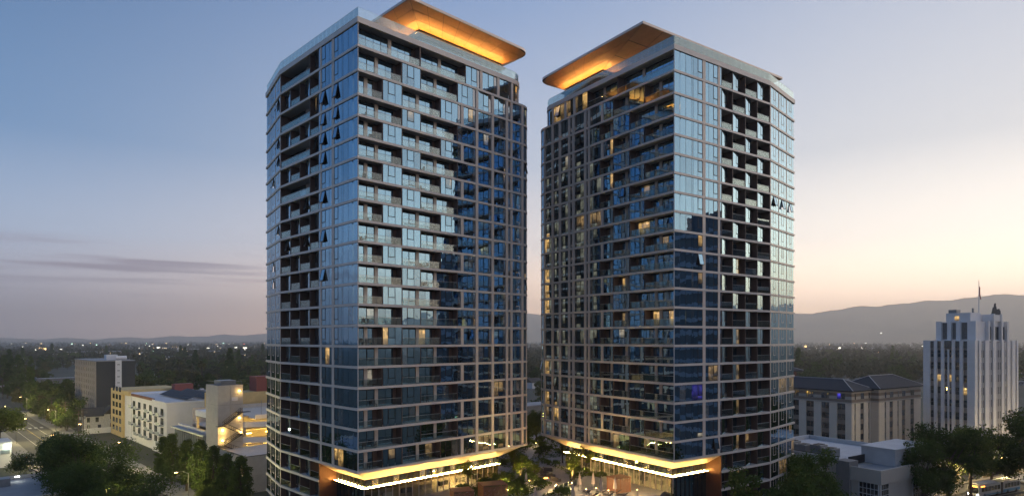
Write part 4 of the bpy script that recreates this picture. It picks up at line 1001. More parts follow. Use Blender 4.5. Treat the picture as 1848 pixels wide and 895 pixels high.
for i, (x, z) in enumerate(((5.6, H-14.0), (5.6, H-21.3), (5.9, H-25.2), (1.2, H-24.2), (1.2, H-27.0), (1.2, H-29.5))):
    box('wall_lamp', 'lamp_amber', D8, x-0.14, x+0.14, -0.3, -0.05, z-0.12, z+0.12)
    lamp('lamp_light', (x, -0.9, z-0.2), 90 if i < 2 else 220, (1, 0.62, 0.18), 0.1, D8)
box('sign_plate', 'render_white', D8, 3.6, 5.2, -0.08, -0.03, H-16.6, H-15.6)
# low annex
D9 = empty('annex_building', st(*[0, 0])+(0,), 0, 'low pale concrete annex with two rows of slit windows', 'building')
D9.location = (-65.5, 155.0, 0); D9.rotation_euler = (0, 0, GA)
zt9 = H-28.9
box('core', 'concrete_dark', D9, 0.1, 34, 0.1, 17.9, 0, zt9-0.5)
for (a, b_) in ((0, 4.2), (4.2, zt9-0.02)):
    for k in range(3):
        box('concrete_panel', 'concrete', D9, -0.02, 0.1, 0.02+k*6, 5.97+k*6, a+0.03, b_-0.02)
    for k in range(4): box('concrete_panel', 'concrete', D9, 0.02+k*6, 5.97+k*6, -0.02, 0.1, a+0.03, b_-0.02)
for i in range(4):
    for j in range(2): box('slit_window', 'win_lit' if (i, j) == (0, 1) else 'win_dark', D9, -0.1, 0.02, 1.6+i*3.2, 2.2+i*3.2, 1.2+j*3.6, 3.4+j*3.6)
box('coping', 'dark_metal', D9, -0.1, 34, -0.1, 0.2, zt9, zt9+0.12); box('coping', 'dark_metal', D9, -0.1, 0.2, 0.21, 18, zt9, zt9+0.12); box('roof', 'concrete', D9, 0.2, 34, 0.2, 18, zt9-0.5, zt9-0.3)
# ---- near left low buildings
D10 = empty('corner_shop', gp(-8, 842)+(0,), GA, 'small white corner shop with green lit lamp beside the street', 'shop')
box('wall', 'render_white', D10, -9, 3.4, -3, 7, 0, 7.0); box('parapet', 'roof_white', D10, -9.2, 3.6, -3.2, 7.2, 7.0, 7.5); box('sign_board', 'steel_blue', D10, 1.0, 3.0, -3.12, -3.0, 4.0, 5.2); box('window', 'win_mid', D10, -6, -1, -3.1, -3.0, 1, 3)
mk('wall_lamp', cube('lamp_white'), D10, boxM(2.2, 3.0, -3.6, -3.05, 6.2, 6.5)); lamp('lamp_light', (2.6, -4.2, 6.0), 120, (0.7, 1.0, 0.75), 0.2, D10)
D11 = empty('flat_roof_building', gp(45, 935)+(0,), GA, 'flat roofed grey building with white roof lamps under the big trees', 'building')
box('wall', 'concrete_dark', D11, -26, 6, -14, 12, 0, 6.5); box('roof', 'roof_grey', D11, -25.6, 5.6, -13.6, 11.6, 6.5, 6.56)
for (a, b_, c, d) in ((-26, 6, 11.6, 12), (-26, 6, -14, -13.6), (5.6, 6, -13.6, 11.6)): box('parapet', 'concrete', D11, a, b_, c, d, 6.5, 7.3)
box('roof_unit', 'grey_metal', D11, -6, -2, 4, 7, 6.56, 8.2); box('roof_unit', 'roof_white', D11, -16, -10, 2, 6, 6.56, 8.0)
mk('roof_lamp', cube('lamp_white'), D11, boxM(-0.8, 0.0, 8, 8.3, 7.6, 7.75))
# ---- dark office high-rise beyond the frame on the right; its image stands in the tower's glass
D12 = empty('office_high_rise', (118, 88, 0), rad(34), 'dark banded office high rise standing off to the right', 'tower')
box('core', 'concrete_dark', D12, 0.4, 22, 0.4, 34, 0, H+32)
for i in range(17): box('floor_band', 'roof_white', D12, 0, 22.4, 0, 34.4, 3.2+4.0*i, 4.4+4.0*i)
box('roof_block', 'deco_grey', D12, 5, 16, 8, 24, H+32, H+37)
# ================================================================== trees and planting
pbr('bark', (0.07, 0.055, 0.042), 0.95, 0, 0.3, 3)
leafmat('leaf_dark', (0.068, 0.112, 0.036)); leafmat('leaf_mid', (0.088, 0.130, 0.040)); leafmat('leaf_olive', (0.095, 0.104, 0.044)); leafmat('leaf_bright', (0.10, 0.145, 0.035)); leafmat('leaf_far', (0.080, 0.092, 0.052), 0.6)
def leafquad(acc, c, s, r, mat_i, up=0.35):
    n = Vector((r.gauss(0, 1), r.gauss(0, 1), r.gauss(0, 1)+up)).normalized(); a = n.orthogonal().normalized(); b = n.cross(a)
    t = r.uniform(0, 6.28); a, b = a*math.cos(t)+b*math.sin(t), b*math.cos(t)-a*math.sin(t)
    o = len(acc.v); l_, w_ = s*r.uniform(.7, 1.3), s*r.uniform(.35, .6)
    for p in (c-a*l_, c+b*w_-a*l_*0.1, c+a*l_, c-b*w_+a*l_*0.1): acc.v.append(tuple(p))
    acc.f.append((o, o+1, o+2, o+3)); acc.m.append(mat_i)
def make_tree(seed, h, w_, base, nclump, nleaf, leaf, mat, shape='round'):
    r = random.Random(seed); tr = Acc(); cr = Acc(); mi = cr.mi(mat)
    hc = h-base; cen = []
    tr.tube((0, 0, 0), (r.uniform(-.3, .3), r.uniform(-.3, .3), base+hc*0.25), h*0.022+0.08, h*0.014+0.05, 'bark', 7)
    lobes = [(Vector((r.uniform(-.62, .62)*w_/2, r.uniform(-.62, .62)*w_/2, base+hc*r.uniform(.22, .84))), r.uniform(.28, .50)) for _ in range(9)]
    for k in range(nclump):
        for _ in range(30):
            if shape == 'round':
                lc, ls = r.choice(lobes); d = Vector((r.gauss(0, 1), r.gauss(0, 1), r.gauss(0, 1))).normalized()*(r.random()**0.4)
                p = lc+Vector((d.x*w_/2*ls, d.y*w_/2*ls, d.z*hc/2*ls*0.95))
            elif shape == 'cone':
                t = r.random()**0.8; a = r.uniform(0, 6.28); rr_ = (1-t)**0.8*w_/2*r.uniform(.5, 1.0)+0.1; p = Vector((rr_*math.cos(a), rr_*math.sin(a), base+hc*t))
            else:  # upright oval
                t = r.random(); a = r.uniform(0, 6.28); prof = math.sin(math.pi*(0.10+0.86*t**0.8))**0.7; rr_ = prof*w_/2*r.uniform(.35, 1.0)*(1+.18*math.sin(3*a+seed)); p = Vector((rr_*math.cos(a), rr_*math.sin(a), base+hc*t))
            if base*0.9 <= p.z <= h*1.02: break
        cen.append(p)
        if k % 5 == 0: 
            s0 = Vector((0, 0, min(p.z*0.75, base+hc*r.uniform(.05, .5)))); tr.tube(s0, p, h*0.007+0.03, 0.02, 'bark', 4)
        cs = w_*0.085*r.uniform(.6, 1.4)
        for _ in range(nleaf):
            d_ = Vector((r.gauss(0, 1), r.gauss(0, 1), r.gauss(0, 1))).normalized()*(r.random()**0.45)*cs*1.55; q = p+Vector((d_.x, d_.y, d_.z*0.75)); leafquad(cr, q, leaf, r, mi)
    return tr.mesh('trunk'), cr.mesh('crown')
def palm(seed, h):
    r = random.Random(seed); tr = Acc(); cr = Acc(); mi = cr.mi('leaf_olive')
    p = Vector((0, 0, 0))
    for i in range(5):
        q = p+Vector((r.uniform(-.15, .15), r.uniform(-.15, .15), h/5)); tr.tube(p, q, 0.35-i*0.02, 0.33-i*0.02, 'bark', 7); p = q
    for k in range(46):
        a = r.uniform(0, 6.28); e = r.uniform(-1.0, 1.1); L_ = r.uniform(1.8, 2.6); pts = []
        for j in range(5):
            t = j/4; rr_ = L_*t; pts.append(p+Vector((math.cos(a)*rr_*math.cos(e), math.sin(a)*rr_*math.cos(e), math.sin(e)*rr_-0.9*t*t)))
        s_ = Vector((-math.sin(a), math.cos(a), 0))
        for j in range(4):
            w0, w1 = 0.42*math.sin(math.pi*(j/4*0.9+0.1)), 0.42*math.sin(math.pi*((j+1)/4*0.9+0.1)); o = len(cr.v)
            cr.v += [tuple(pts[j]-s_*w0), tuple(pts[j]+s_*w0), tuple(pts[j+1]+s_*w1), tuple(pts[j+1]-s_*w1)]; cr.f.append((o, o+1, o+2, o+3)); cr.m.append(mi)
    return tr.mesh('trunk'), cr.mesh('crown')
TREES = {
 'big': [make_tree(21, 17, 18, 4.0, 230, 60, 0.26, 'leaf_dark'), make_tree(22, 16, 16, 3.6, 210, 60, 0.26, 'leaf_dark')],
 'street': [make_tree(31, 12, 9.5, 2.6, 170, 60, 0.22, 'leaf_dark'), make_tree(32, 12.5, 10, 3, 170, 60, 0.22, 'leaf_dark'), make_tree(33, 11, 9, 2.8, 160, 60, 0.22, 'leaf_mid')],
 'upright': [make_tree(41, 13.5, 5.4, 2.0, 190, 56, 0.21, 'leaf_dark', 'oval'), make_tree(42, 12.5, 5.0, 1.8, 180, 56, 0.21, 'leaf_dark', 'oval')],
 'bright': [make_tree(51, 14, 11, 3, 190, 56, 0.24, 'leaf_bright')],
 'mid': [make_tree(61+i, 12+i, 11+i*0.7, 1.5, 80, 22, 0.62, 'leaf_dark' if i % 2 else 'leaf_mid') for i in range(4)],
 'olive': [make_tree(71, 11, 10, 1.5, 70, 22, 0.6, 'leaf_olive')],
 'conifer': [make_tree(81, 20, 8, 1.0, 90, 22, 0.6, 'leaf_dark', 'cone')],
 'palm': [palm(91, 14), palm(92, 11)],
 'court': [make_tree(101, 5.2, 3.2, 1.3, 60, 30, 0.15, 'leaf_bright'), make_tree(102, 6.0, 3.4, 1.6, 60, 30, 0.15, 'leaf_bright'), make_tree(103, 4.6, 2.6, 1.2, 50, 30, 0.15, 'leaf_bright')],
 'shrub': [make_tree(111, 1.5, 2.4, 0.1, 34, 26, 0.12, 'leaf_dark'), make_tree(112, 1.1, 2.2, 0.1, 30, 26, 0.12, 'leaf_mid')],
}
def tree(kind, xy, z=0.0, s=1.0, sz=None, label='', group=None, name='tree', cat='tree', v=None):
    tm, cm = RND.choice(TREES[kind]) if v is None else TREES[kind][v % len(TREES[kind])]
    o = empty(name, (xy[0], xy[1], z), RND.uniform(0, 6.28), label, cat, group); o.scale = (s, s, sz or s)
    mk('trunk', tm, o); mk('crown', cm, o); return o
BIG = 'big dark spreading tree over the flat roofed grey building beside the street'
ORD = ('first', 'second', 'third', 'fourth', 'fifth', 'sixth', 'seventh')
for i, (p, q, s) in enumerate(((29.5, 178, 1.0), (29.0, 164, 1.05), (30.5, 151, 0.98), (28.0, 140, 0.92), (30, 128, 0.85), (27, 196, .85))):
    tree('big', st(p, q), 0.1, s, label='big dark spreading tree, %s from the corner shop along the street' % ORD[i], group='big dark trees left of the street')
for i, (p, q, s) in enumerate(((52.6, 136, .95), (52.4, 143, 1.0), (52.3, 151, 0.98), (52.4, 160, 1.0), (52.5, 170, .92), (52.2, 181, .95), (52.3, 189, .9))):
    tree('upright', st(p, q), 0.13, s, label='upright dark street tree, %s from the annex building towards the cream flats' % ORD[i], group='upright trees along the garage')
tree('street', st(49.6, 148), 0.13, 0.5, label='small lamp lit yellow green tree beneath the upright trees', v=2)
tree('bright', dp(-2, 215), 0, 1.32, label='bright green lamp lit tree at the near side of the street')
for (x, d, s) in ((1475, 125, 1.27), (1447, 128, 1.0)): tree('street', dp(x, d), 0, s, label=('larger' if s > 1.1 else 'smaller')+' round dark tree before the stucco corner building', group='trees before the stucco building')
for (x, d, s) in ((1388, 100, 1.42), (1370, 102, 1.2)): tree('street', dp(x, d), 0, s, label=('larger' if s > 1.3 else 'smaller')+' dark tree at the foot of the tower beside the art deco street', group='trees at the tower foot')
for i, (x, d, s) in enumerate(((1668, 137, 1.2), (1712, 143, 1.34), (1752, 150, 1.42), (1790, 158, 1.1))): tree('street', dp(x, d), 0, s, sz=s*1.1, label='full dark street tree, %s from the stucco corner building' % ORD[i], group='street trees before the art deco tower')
for (x, d, s) in ((1852, 160, 1.45), (1870, 150, 1.4)): tree('street', dp(x, d), 0, s, sz=s*1.12, label=('taller' if s > 1.42 else 'shorter')+' dark street tree beyond the bus at the pavement edge', group='tall trees past the bus')
# courtyard planting
CT = [(940, 873, 0), (912, 880, 2), (1032, 872, 1), (1058, 852, 0), (1110, 856, 1), (1085, 850, 2), (977, 816, 2), (872, 866, 1), (890, 858, 0), (846, 880, 1), (928, 852, 1), (1015, 835, 0), (965, 862, 2), (1160, 872, 0), (1146, 862, 2)]
for x, y, v in CT:
    tree('court', gp(x, y, DZ), DZ, RND.uniform(0.85, 1.12), label='slender young tree lit from below in the courtyard planting', group='young courtyard trees', v=v)
for i, (x, y, v) in enumerate(CT[:8]):
    g = gp(x-3, y+3, DZ); lo = empty('uplight', (g[0], g[1], DZ), 0, 'small ground spotlight shining up into a courtyard tree', 'lamp', 'courtyard uplights')
    ac = Acc(); ac.tube((0, 0, 0), (0, 0, 0.22), 0.09, 0.11, 'dark_metal', 8); ac.obj('housing', lo); ac = Acc(); ac.tube((0, 0, 0.22), (0, 0, 0.25), 0.08, 0.08, 'lamp_amber', 8); ac.obj('lens', lo)
    lamp('uplight_beam', (0.05, 0.05, 0.4), 4200, (1, 0.72, 0.22), 0.08, lo, 85, (0.15, 0.1, 1))
r = random.Random(77)
SH = 'low clipped shrub in the courtyard beds'
PATH = [gp(x, y, DZ) for x, y in ((960, 897), (995, 882), (1018, 868), (1014, 853), (986, 843), (964, 835), (950, 826), (962, 812), (985, 804))]
def clear_spot(g, m=1.5):
    for a, b in zip(PATH, PATH[1:]):
        ab = Vector(b)-Vector(a); t = max(0, min(1, (Vector(g)-Vector(a)).dot(ab)/ab.length_squared))
        if (Vector(a)+ab*t-Vector(g)).length < m: return False
    for t_ in (tL, tR):
        dx, dy = g[0]-t_.A[0], g[1]-t_.A[1]; lx, ly = t_.cr*dx+t_.sr*dy, -t_.sr*dx+t_.cr*dy
        u_, v_ = (ly, lx) if t_.swap else (lx, ly)
        if v_ > 1.6 and -2 < u_ < 40: return False
        if t_.swap and u_ < 19 and v_ > -9: return False          # terrace in front of the lit lobby
    x = CX+FP*g[0]/g[1]; y = HY+FP*26.5/g[1]
    if 966 < x < 1012 and 846 < y < 872: return False              # seating
    if x > 1030 and y > 866: return False
    return 98 < g[1] < 186
pts = []
while len(pts) < 130:
    g = gp(r.uniform(830, 1120), r.uniform(792, 894), DZ)
    if clear_spot(g): pts.append(g)
for g in pts: tree('shrub', g, DZ, r.uniform(.8, 1.5), label=SH, group='courtyard shrubs', name='shrub', cat='shrub')
gc = Acc(); m0, m1 = gc.mi('leaf_dark'), gc.mi('leaf_mid'); k = 0
while k < 16000:
    g = gp(r.uniform(815, 1130), r.uniform(780, 896), DZ); k += 1
    if clear_spot(g, 1.1): leafquad(gc, Vector((g[0], g[1], DZ+r.uniform(.04, .5))), .26, r, r.choice((m0, m1)), 1.2)
prop(gc.obj('ground_cover'), 'low leafy ground cover filling the courtyard beds', 'planting', kind='stuff')
# behind the gap between the towers
for (x, y) in ((955, 800), (968, 795), (948, 790), (982, 792), (940, 806)): tree('street', gp(x, y, DZ), DZ, r.uniform(.5, .7), label='dark leafy tree at the back of the courtyard between the towers', group='trees behind the courtyard')
# mid-distance trees, one by one
def scatter(n, x0, x1, y0, y1, kinds, label, group, smin=.8, smax=1.3, avoid=()):
    k = 0; tries = 0
    while k < n and tries < n*12:
        tries += 1
        x = r.uniform(x0, x1); y = 1/(r.uniform(1/y1, 1/y0)) if False else y0+(y1-y0)*r.random()**1.3
        if any(a <= x <= b and c <= y <= d for a, b, c, d in avoid): continue
        g = gp(x, y)
        p = g[0]*UX+g[1]*UY
        if x < 500 and 29 < p < 51.5: continue
        tree(r.choice(kinds), g, 0, r.uniform(smin, smax), label=label, group=group); k += 1
scatter(22, -15, 130, 690, 742, ['mid', 'mid', 'conifer', 'olive'], 'dark leafy tree round the low banded office', 'trees round the low office', avoid=((45, 140, 690, 726),))
scatter(14, 90, 240, 742, 775, ['mid', 'mid', 'olive'], 'dark tree between the slab block and the street', 'trees before the slab block', .7, 1.1, avoid=((125, 235, 742, 790),))
scatter(74, -15, 500, 646, 700, ['mid', 'mid', 'mid', 'olive', 'conifer'], 'dark tree in the belt beyond the slab block', 'tree belt on the left', .9, 1.5, avoid=((125, 250, 655, 700),))
scatter(38, 240, 500, 672, 730, ['mid', 'mid', 'olive'], 'dense dark tree behind the flats and garage', 'trees behind the flats', .9, 1.5)
scatter(58, 1430, 1870, 645, 700, ['mid', 'mid', 'mid', 'olive', 'conifer'], 'hazy dark tree in the belt behind the beige block', 'tree belt on the right', .9, 1.5)
for (x, y) in ((242, 668), (250, 700), (286, 690), (322, 694), (365, 720), (235, 725)): tree('palm', gp(x, y), 0, r.uniform(1.2, 1.7), label='tall fan palm rising above the trees behind the flats', group='palms on the left')
for (x, y) in ((1455, 680), (1474, 680), (1490, 682)): tree('palm', gp(x, y), 0, 1.1, label='fan palm behind the hipped stair head roof', group='palms on the right')
scatter(10, 960, 1010, 650, 760, ['mid'], 'dark tree seen through the gap between the towers', 'trees in the gap', .8, 1.2)
for q in [q for q in range(262, 425, 11) if not 128 < CX+FP*st(51.5, q)[0]/st(51.5, q)[1] < 250]: tree('mid', st(51.5+r.uniform(-.6, .6), q), 0.1, r.uniform(.5, .8), label='street tree on the slab block side of the left street', group='far street trees on the left')
for q in range(345, 440, 12): tree('mid', st(30.2, q), 0.1, r.uniform(.55, .8), label='street tree on the far end of the corner shop side of the street', group='far street trees on the shop side')
# far wood: one mass
fw = Acc(); mi = fw.mi('leaf_far')
def fartree(X, Y, s):
    for _ in range(26 if Y < 1000 else (10 if Y < 2500 else 5)):
        c = Vector((X+r.gauss(0, 3.2*s), Y+r.gauss(0, 3.2*s), r.uniform(2, 11)*s)); leafquad(fw, c, (1.7 if Y < 1000 else 3.2)*s if Y < 2500 else 5.5*s, r, mi, 0.8)
for i in range(13000):
    y = 617+33*(r.random()**1.6) if i < 8500 else r.uniform(636, 690)
    d = H*FP/(y-HY); a = r.uniform(-62, 95) if i % 4 == 0 else r.uniform(-41, 41)
    if y > 665:
        X_ = d*math.tan(rad(a)); px_ = CX+FP*X_/d
        if 29 < X_*UX+d*UY < 51 or 40 < px_ < 262 or abs(a) > 45: continue
    fartree(d*math.tan(rad(a)) if abs(a) < 60 else d*math.sin(rad(a))*1.2, d if abs(a) < 60 else d*math.cos(rad(a)), r.uniform(.8, 1.4))
prop(fw.obj('far_wood'), 'hazy mass of far tree tops out to the hills', 'wood', kind='stuff')
# grassy verge patches in the court
# ================================================================== far town
r = random.Random(55)
pbr('far_white', (0.55, 0.55, 0.56), 0.8); pbr('far_grey', (0.28, 0.29, 0.31), 0.8); pbr('far_tan', (0.42, 0.36, 0.3), 0.8)
def farbuilding(x, y, wpx, hpx, mat, lit, label, group, floors=2):
    g = gp(x, y); d = g[1]; W = wpx*d/FP; Hh = hpx*d/FP
    o = empty('far_building', g+(0,), rad(r.uniform(-6, 6)), label, 'building', group)
    box('wall', mat, o, -W/2, W/2, 0, W*0.5, 0, Hh); box('roof', 'roof_white' if mat != 'far_grey' else 'far_grey', o, -W/2-0.5, W/2+0.5, -0.5, W*0.5+0.5, Hh, Hh+0.6)
    n = max(2, int(wpx/5))
    for i in range(n):
        for j in range(floors):
            u = -W/2+W*(i+0.25)/n; z = Hh*(j+0.3)/floors
            box('window', 'far_lit' if r.random() < lit else 'win_dark', o, u, u+W/n*0.5, -0.15, 0.02, z, z+Hh/floors*0.45)
emis('far_lit', (1.0, 0.72, 0.38), 2.2)
WB = [(203, 645, 34, 11, 'far_tan', .5), (235, 645, 32, 8, 'far_white', .35), (262, 645, 26, 9, 'far_white', .35), (290, 643, 22, 8, 'far_white', .3), (160, 644, 32, 10, 'far_grey', .05), (124, 646, 18, 11, 'far_tan', .2), (75, 648, 36, 9, 'far_grey', .05), (100, 646, 22, 8, 'far_grey', .05),
      (305, 651, 24, 9, 'far_white', .1), (350, 647, 22, 7, 'far_white', .2), (385, 640, 50, 7, 'far_grey', .1), (430, 645, 30, 6, 'far_tan', .05), (460, 637, 30, 5, 'far_white', .2), (60, 636, 30, 4, 'far_white', .3), (300, 631, 30, 4, 'far_white', .3), (340, 634, 40, 4, 'far_white', .3), (400, 630, 40, 3, 'far_grey', .2), (470, 650, 20, 5, 'far_tan', .1), (20, 668, 30, 8, 'far_grey', 0), (8, 676, 26, 9, 'far_tan', 0), (330, 665, 20, 8, 'far_grey', .05), (265, 680, 26, 8, 'far_white', 0), (30, 655, 30, 7, 'far_white', .05), (110, 658, 26, 7, 'far_grey', .05), (395, 662, 26, 8, 'far_white', .1), (445, 660, 24, 7, 'far_tan', .05), (355, 655, 22, 6, 'far_white', .1), (285, 660, 22, 7, 'far_tan', .1), (20, 690, 34, 11, 'far_tan', 0), (475, 676, 24, 9, 'far_white', .05)]
for i, (x, y, a, b, m_, l_) in enumerate(WB): farbuilding(x, y, a, b, m_, l_, 'low far building with small lit windows above the left tree belt', 'far buildings on the left')
for (x, y, a, b, m_, l_) in [(1445, 634, 16, 3, 'far_white', .3), (1466, 633, 22, 3.5, 'far_white', .3), (1492, 631, 16, 4, 'far_grey', .2), (1512, 632, 18, 3, 'far_white', .3), (1535, 633, 12, 3, 'far_tan', .3), (1575, 630, 20, 2.5, 'far_white', .2), (1610, 632, 16, 2.5, 'far_grey', .1), (1610, 662, 20, 5, 'far_tan', 0), (1842, 695, 20, 6, 'far_grey', 0), (1450, 610+45, 14, 4, 'far_white', 0)]:
    farbuilding(x, y, a, b, m_, l_, 'small pale far building below the right hills', 'far buildings on the right', 1)
# low houses between the trees
for (x, y) in ((300, 700), (345, 668), (470, 668), (418, 672), (20, 700), (1620, 680), (1590, 668), (985, 690), (962, 700)):
    g = gp(x, y); o = empty('small_house', g+(0,), rad(r.uniform(20, 70)), 'small pale house half hidden among the far trees', 'house', 'small houses among the trees')
    box('wall', 'far_white', o, -6, 6, -5, 5, 0, 5); gable('roof', -6, 6, -5, 5, 5, 3, o, 'x', 'shingle'); box('window', 'win_dark', o, -3, -1, -5.1, -4.9, 1.5, 3.5); box('window', 'win_dark', o, 1, 3, -5.1, -4.9, 1.5, 3.5)
# grey low block seen through the gap
o = empty('low_warehouse', gp(965, 770)+(0,), rad(40), 'plain dark grey low block seen between the towers', 'building'); box('wall', 'concrete_dark', o, -14, 14, 0, 10, 0, 9); box('roof', 'roof_grey', o, -14.3, 14.3, -0.3, 10.3, 9, 9.5); box('window', 'win_lit', o, -2, 0, -0.1, 0.05, 2, 4)
# lights of the far town
emis('town_white', (1.0, 0.93, 0.78), 3.5); emis('town_amber', (1.0, 0.62, 0.25), 3.5); emis('town_green', (0.6, 1.0, 0.7), 7.0); emis('town_red', (1, 0.15, 0.08), 7.0)
ac = Acc()
def tl(x, y, s, m_, z=7.0):
    d = (H-z)*FP/(y-HY) if y > 617 else 5200; X = (x-CX)/FP*d; zz_ = H-(y-HY)*d/FP; a = s*d/FP; ac.box(boxM(X-a/2, X+a/2, d-a/2, d+a/2, zz_-a/2, zz_+a/2), m_)
for i in range(130):
    right = i % 5 == 0
    x = r.uniform(1436, 1690) if right else (r.uniform(0, 490) if i % 2 else r.gauss(330, 80)); y = 619+22*r.random()**1.7
    if 486 < x < 1436: continue
    tl(x, y, r.choice((0.5, 0.7, 0.9, 1.1, 1.4)), r.choice(('town_white', 'town_white', 'town_amber', 'town_amber', 'town_green', 'town_red' if r.random() < .3 else 'town_white')))
for (x, y, s, m_) in ((73, 629, 4, 'town_amber'), (80, 630, 4, 'town_amber'), (66, 630, 3, 'town_white'), (127, 637, 4.5, 'town_white'), (286, 628, 4, 'town_white'), (332, 631, 4, 'town_amber'), (375, 629, 4, 'town_white'), (425, 628, 4, 'town_white'), (442, 629, 5, 'town_white'), (412, 630, 3, 'town_amber'), (95, 630, 2.5, 'town_white'), (110, 631, 2.5, 'town_white'), (1454, 625, 3, 'town_amber'), (1472, 627, 3, 'town_white'), (1515, 628, 3, 'town_white'), (1557, 628, 3, 'town_white'), (1590, 601, 1.6, 'town_white')): tl(x, y, s, m_)
prop(ac.obj('town_lights'), 'scattered small lights of the far town', 'lights', kind='stuff')
# water tower
g = gp(436, 646); o = empty('water_tower', g+(0,), 0, 'dark water tower rising above the far town', 'water tower'); ac = Acc(); d = g[1]; k = d/FP
ac.tube((0, 0, 9*k), (0, 0, 17*k), 3*k, 3*k, 'charcoal', 12); ac.tube((0, 0, 17*k), (0, 0, 21*k), 3*k, 0.3*k, 'charcoal', 12); ac.obj('tank', o)
for a in range(4): ac = Acc(); ac.tube((2.4*k*math.cos(a*1.571+.7), 2.4*k*math.sin(a*1.571+.7), 0), (2*k*math.cos(a*1.571+.7), 2*k*math.sin(a*1.571+.7), 9.2*k), .4*k, .4*k, 'charcoal', 5); ac.obj('leg', o)

# ================================================================== courtyard furniture
pbr('umbrella_cloth', (0.50, 0.41, 0.36), 0.9, 0, 0.08, 2); pbr('slat_wood', (0.26, 0.10, 0.05), 0.6, 0, 0.25, 3); pbr('stone_grey', (0.20, 0.20, 0.20), 0.8)
emis('fire', (1.0, 0.42, 0.08), 9.0)
ua = Acc(); ua.tube((0, 0, 0), (0, 0, 3.1), 0.035, 0.03, 'white_frame', 8); ub = Acc(); n_ = 16
prof = ((0.95, 0.17), (1.05, 0.26), (1.4, 0.24), (1.9, 0.19), (2.3, 0.13), (2.42, 0.16), (3.0, 0.03))
for i, (z, rr_) in enumerate(prof):
    for j in range(n_): t = 6.283*j/n_; q = rr_*(1.35 if j % 2 else 0.7); ub.v.append((q*math.cos(t+z*0.4), q*math.sin(t+z*0.4), z+(0.08 if (j % 2 and i == 0) else 0)))
k_ = ub.mi('umbrella_cloth')
for i in range(len(prof)-1):
    for j in range(n_): ub.f.append((i*n_+j, i*n_+(j+1) % n_, (i+1)*n_+(j+1) % n_, (i+1)*n_+j)); ub.m.append(k_)
uc = Acc(); uc.tube((0, 0, 0), (0, 0, 0.1), 0.4, 0.36, 'stone_grey', 12)
mu, mb_, mc = ua.mesh('pole'), ub.mesh('canopy'), uc.mesh('base')
for (x, y) in ((1046, 884), (1070.5, 883), (1085, 896), (1110, 892), (1034, 905), (966, 912), (949.5, 883)):
    g = gp(x, y, DZ); o = empty('umbrella', (g[0], g[1], DZ), r.uniform(0, 6), 'closed beige parasol standing on the courtyard terrace', 'parasol', 'closed courtyard parasols')
    mk('pole', mu, o); mk('canopy', mb_, o); mk('base', mc, o)
def cabana(g, rz, W, Dp, Hh, label):
    o = empty('cabana', (g[0], g[1], DZ), rz, label, 'cabana')
    for x in (0.06, W-0.06):
        for y in (0.06, Dp-0.06): box('post', 'slat_wood', o, x-.06, x+.06, y-.06, y+.06, 0, Hh)
    box('roof', 'slat_wood', o, -0.05, W+0.05, -0.05, Dp+0.05, Hh, Hh+0.12)
    k = 13
    for i in range(k):
        z = 0.1+(Hh-0.2)*i/k
        box('slat', 'slat_wood', o, 0.12, W-0.12, 0.02, 0.06, z, z+0.12); box('slat', 'slat_wood', o, 0.02, 0.06, 0.12, Dp-0.12, z, z+0.12)
    return o
cabana(gp(1113, 891, DZ), rad(32), 3.2, 2.6, 2.5, 'slatted red wood cabana behind the parasols')
cabana(gp(872, 905, DZ), rad(20), 4.2, 3.0, 2.5, 'larger slatted red wood cabana beside the planted court')
cabana(gp(820, 915, DZ), rad(20), 3.2, 3.0, 2.3, 'smaller slatted red wood cabana under the tower corner')
g = gp(1066, 882, DZ); o = empty('round_wall', (g[0], g[1], DZ), 0, 'curved grey stone wall behind the parasols', 'wall')
for i in range(14):
    a = math.pi*(0.0+i/14)+0.3; p0, p1 = (1.7*math.cos(a), 1.7*math.sin(a)), (1.7*math.cos(a+math.pi/14*0.97), 1.7*math.sin(a+math.pi/14*0.97)); bar('stone_block', 'stone_grey', o, p0, p1, 0, 1.9, 0.25)
for i, (x, y) in enumerate(((972, 852), (982, 858), (994, 862), (1004, 868), (976, 864), (990, 850))):
    g = gp(x, y, DZ); o = empty('lounge_chair', (g[0], g[1], DZ), r.uniform(0, 6.28), 'low dark lounge seat round the courtyard fire table', 'seat', 'lounge seats by the fire')
    box('seat', 'furn_dark', o, -.9, .9, -.4, .4, 0.1, 0.42); box('backrest', 'furn_dark', o, -.9, .9, .32, .48, 0.4, 0.85)
    for s_ in (-.82, .82): box('armrest', 'furn_dark', o, s_-.08, s_+.08, -.4, .32, 0.4, 0.62)
g = gp(985, 867, DZ); o = empty('fire_table', (g[0], g[1], DZ), 0.4, 'low fire table burning among the courtyard seats', 'fire table'); box('body', 'stone_grey', o, -.7, .7, -.4, .4, 0, .45); box('burner', 'fire', o, -.4, .4, -.08, .08, .46, .62)
lamp('fire_light', (0, 0, .9), 150, (1, .5, .15), .2, o)
for i, (x, y) in enumerate(((1002, 886), (940, 893), (1004, 884), (955, 876), (1150, 893), (1032, 880), (916, 893), (967, 806), (1058, 892), (1098, 894), (1076, 890))):  # last three bollards are added only to brighten the parasols
    g = gp(x, y, DZ); o = empty('bollard_light', (g[0], g[1], DZ), 0, 'short courtyard bollard with a warm lamp', 'bollard', 'courtyard bollards')
    ac = Acc(); ac.tube((0, 0, 0), (0, 0, .9), .08, .08, 'stone_grey', 8); ac.obj('post', o); ac = Acc(); ac.tube((0, 0, .9), (0, 0, .98), .075, .075, 'lamp_amber', 8); ac.obj('lens', o); lamp('bollard_lamp', (0, 0, 1.15), 300, (1, .68, .3), .08, o)
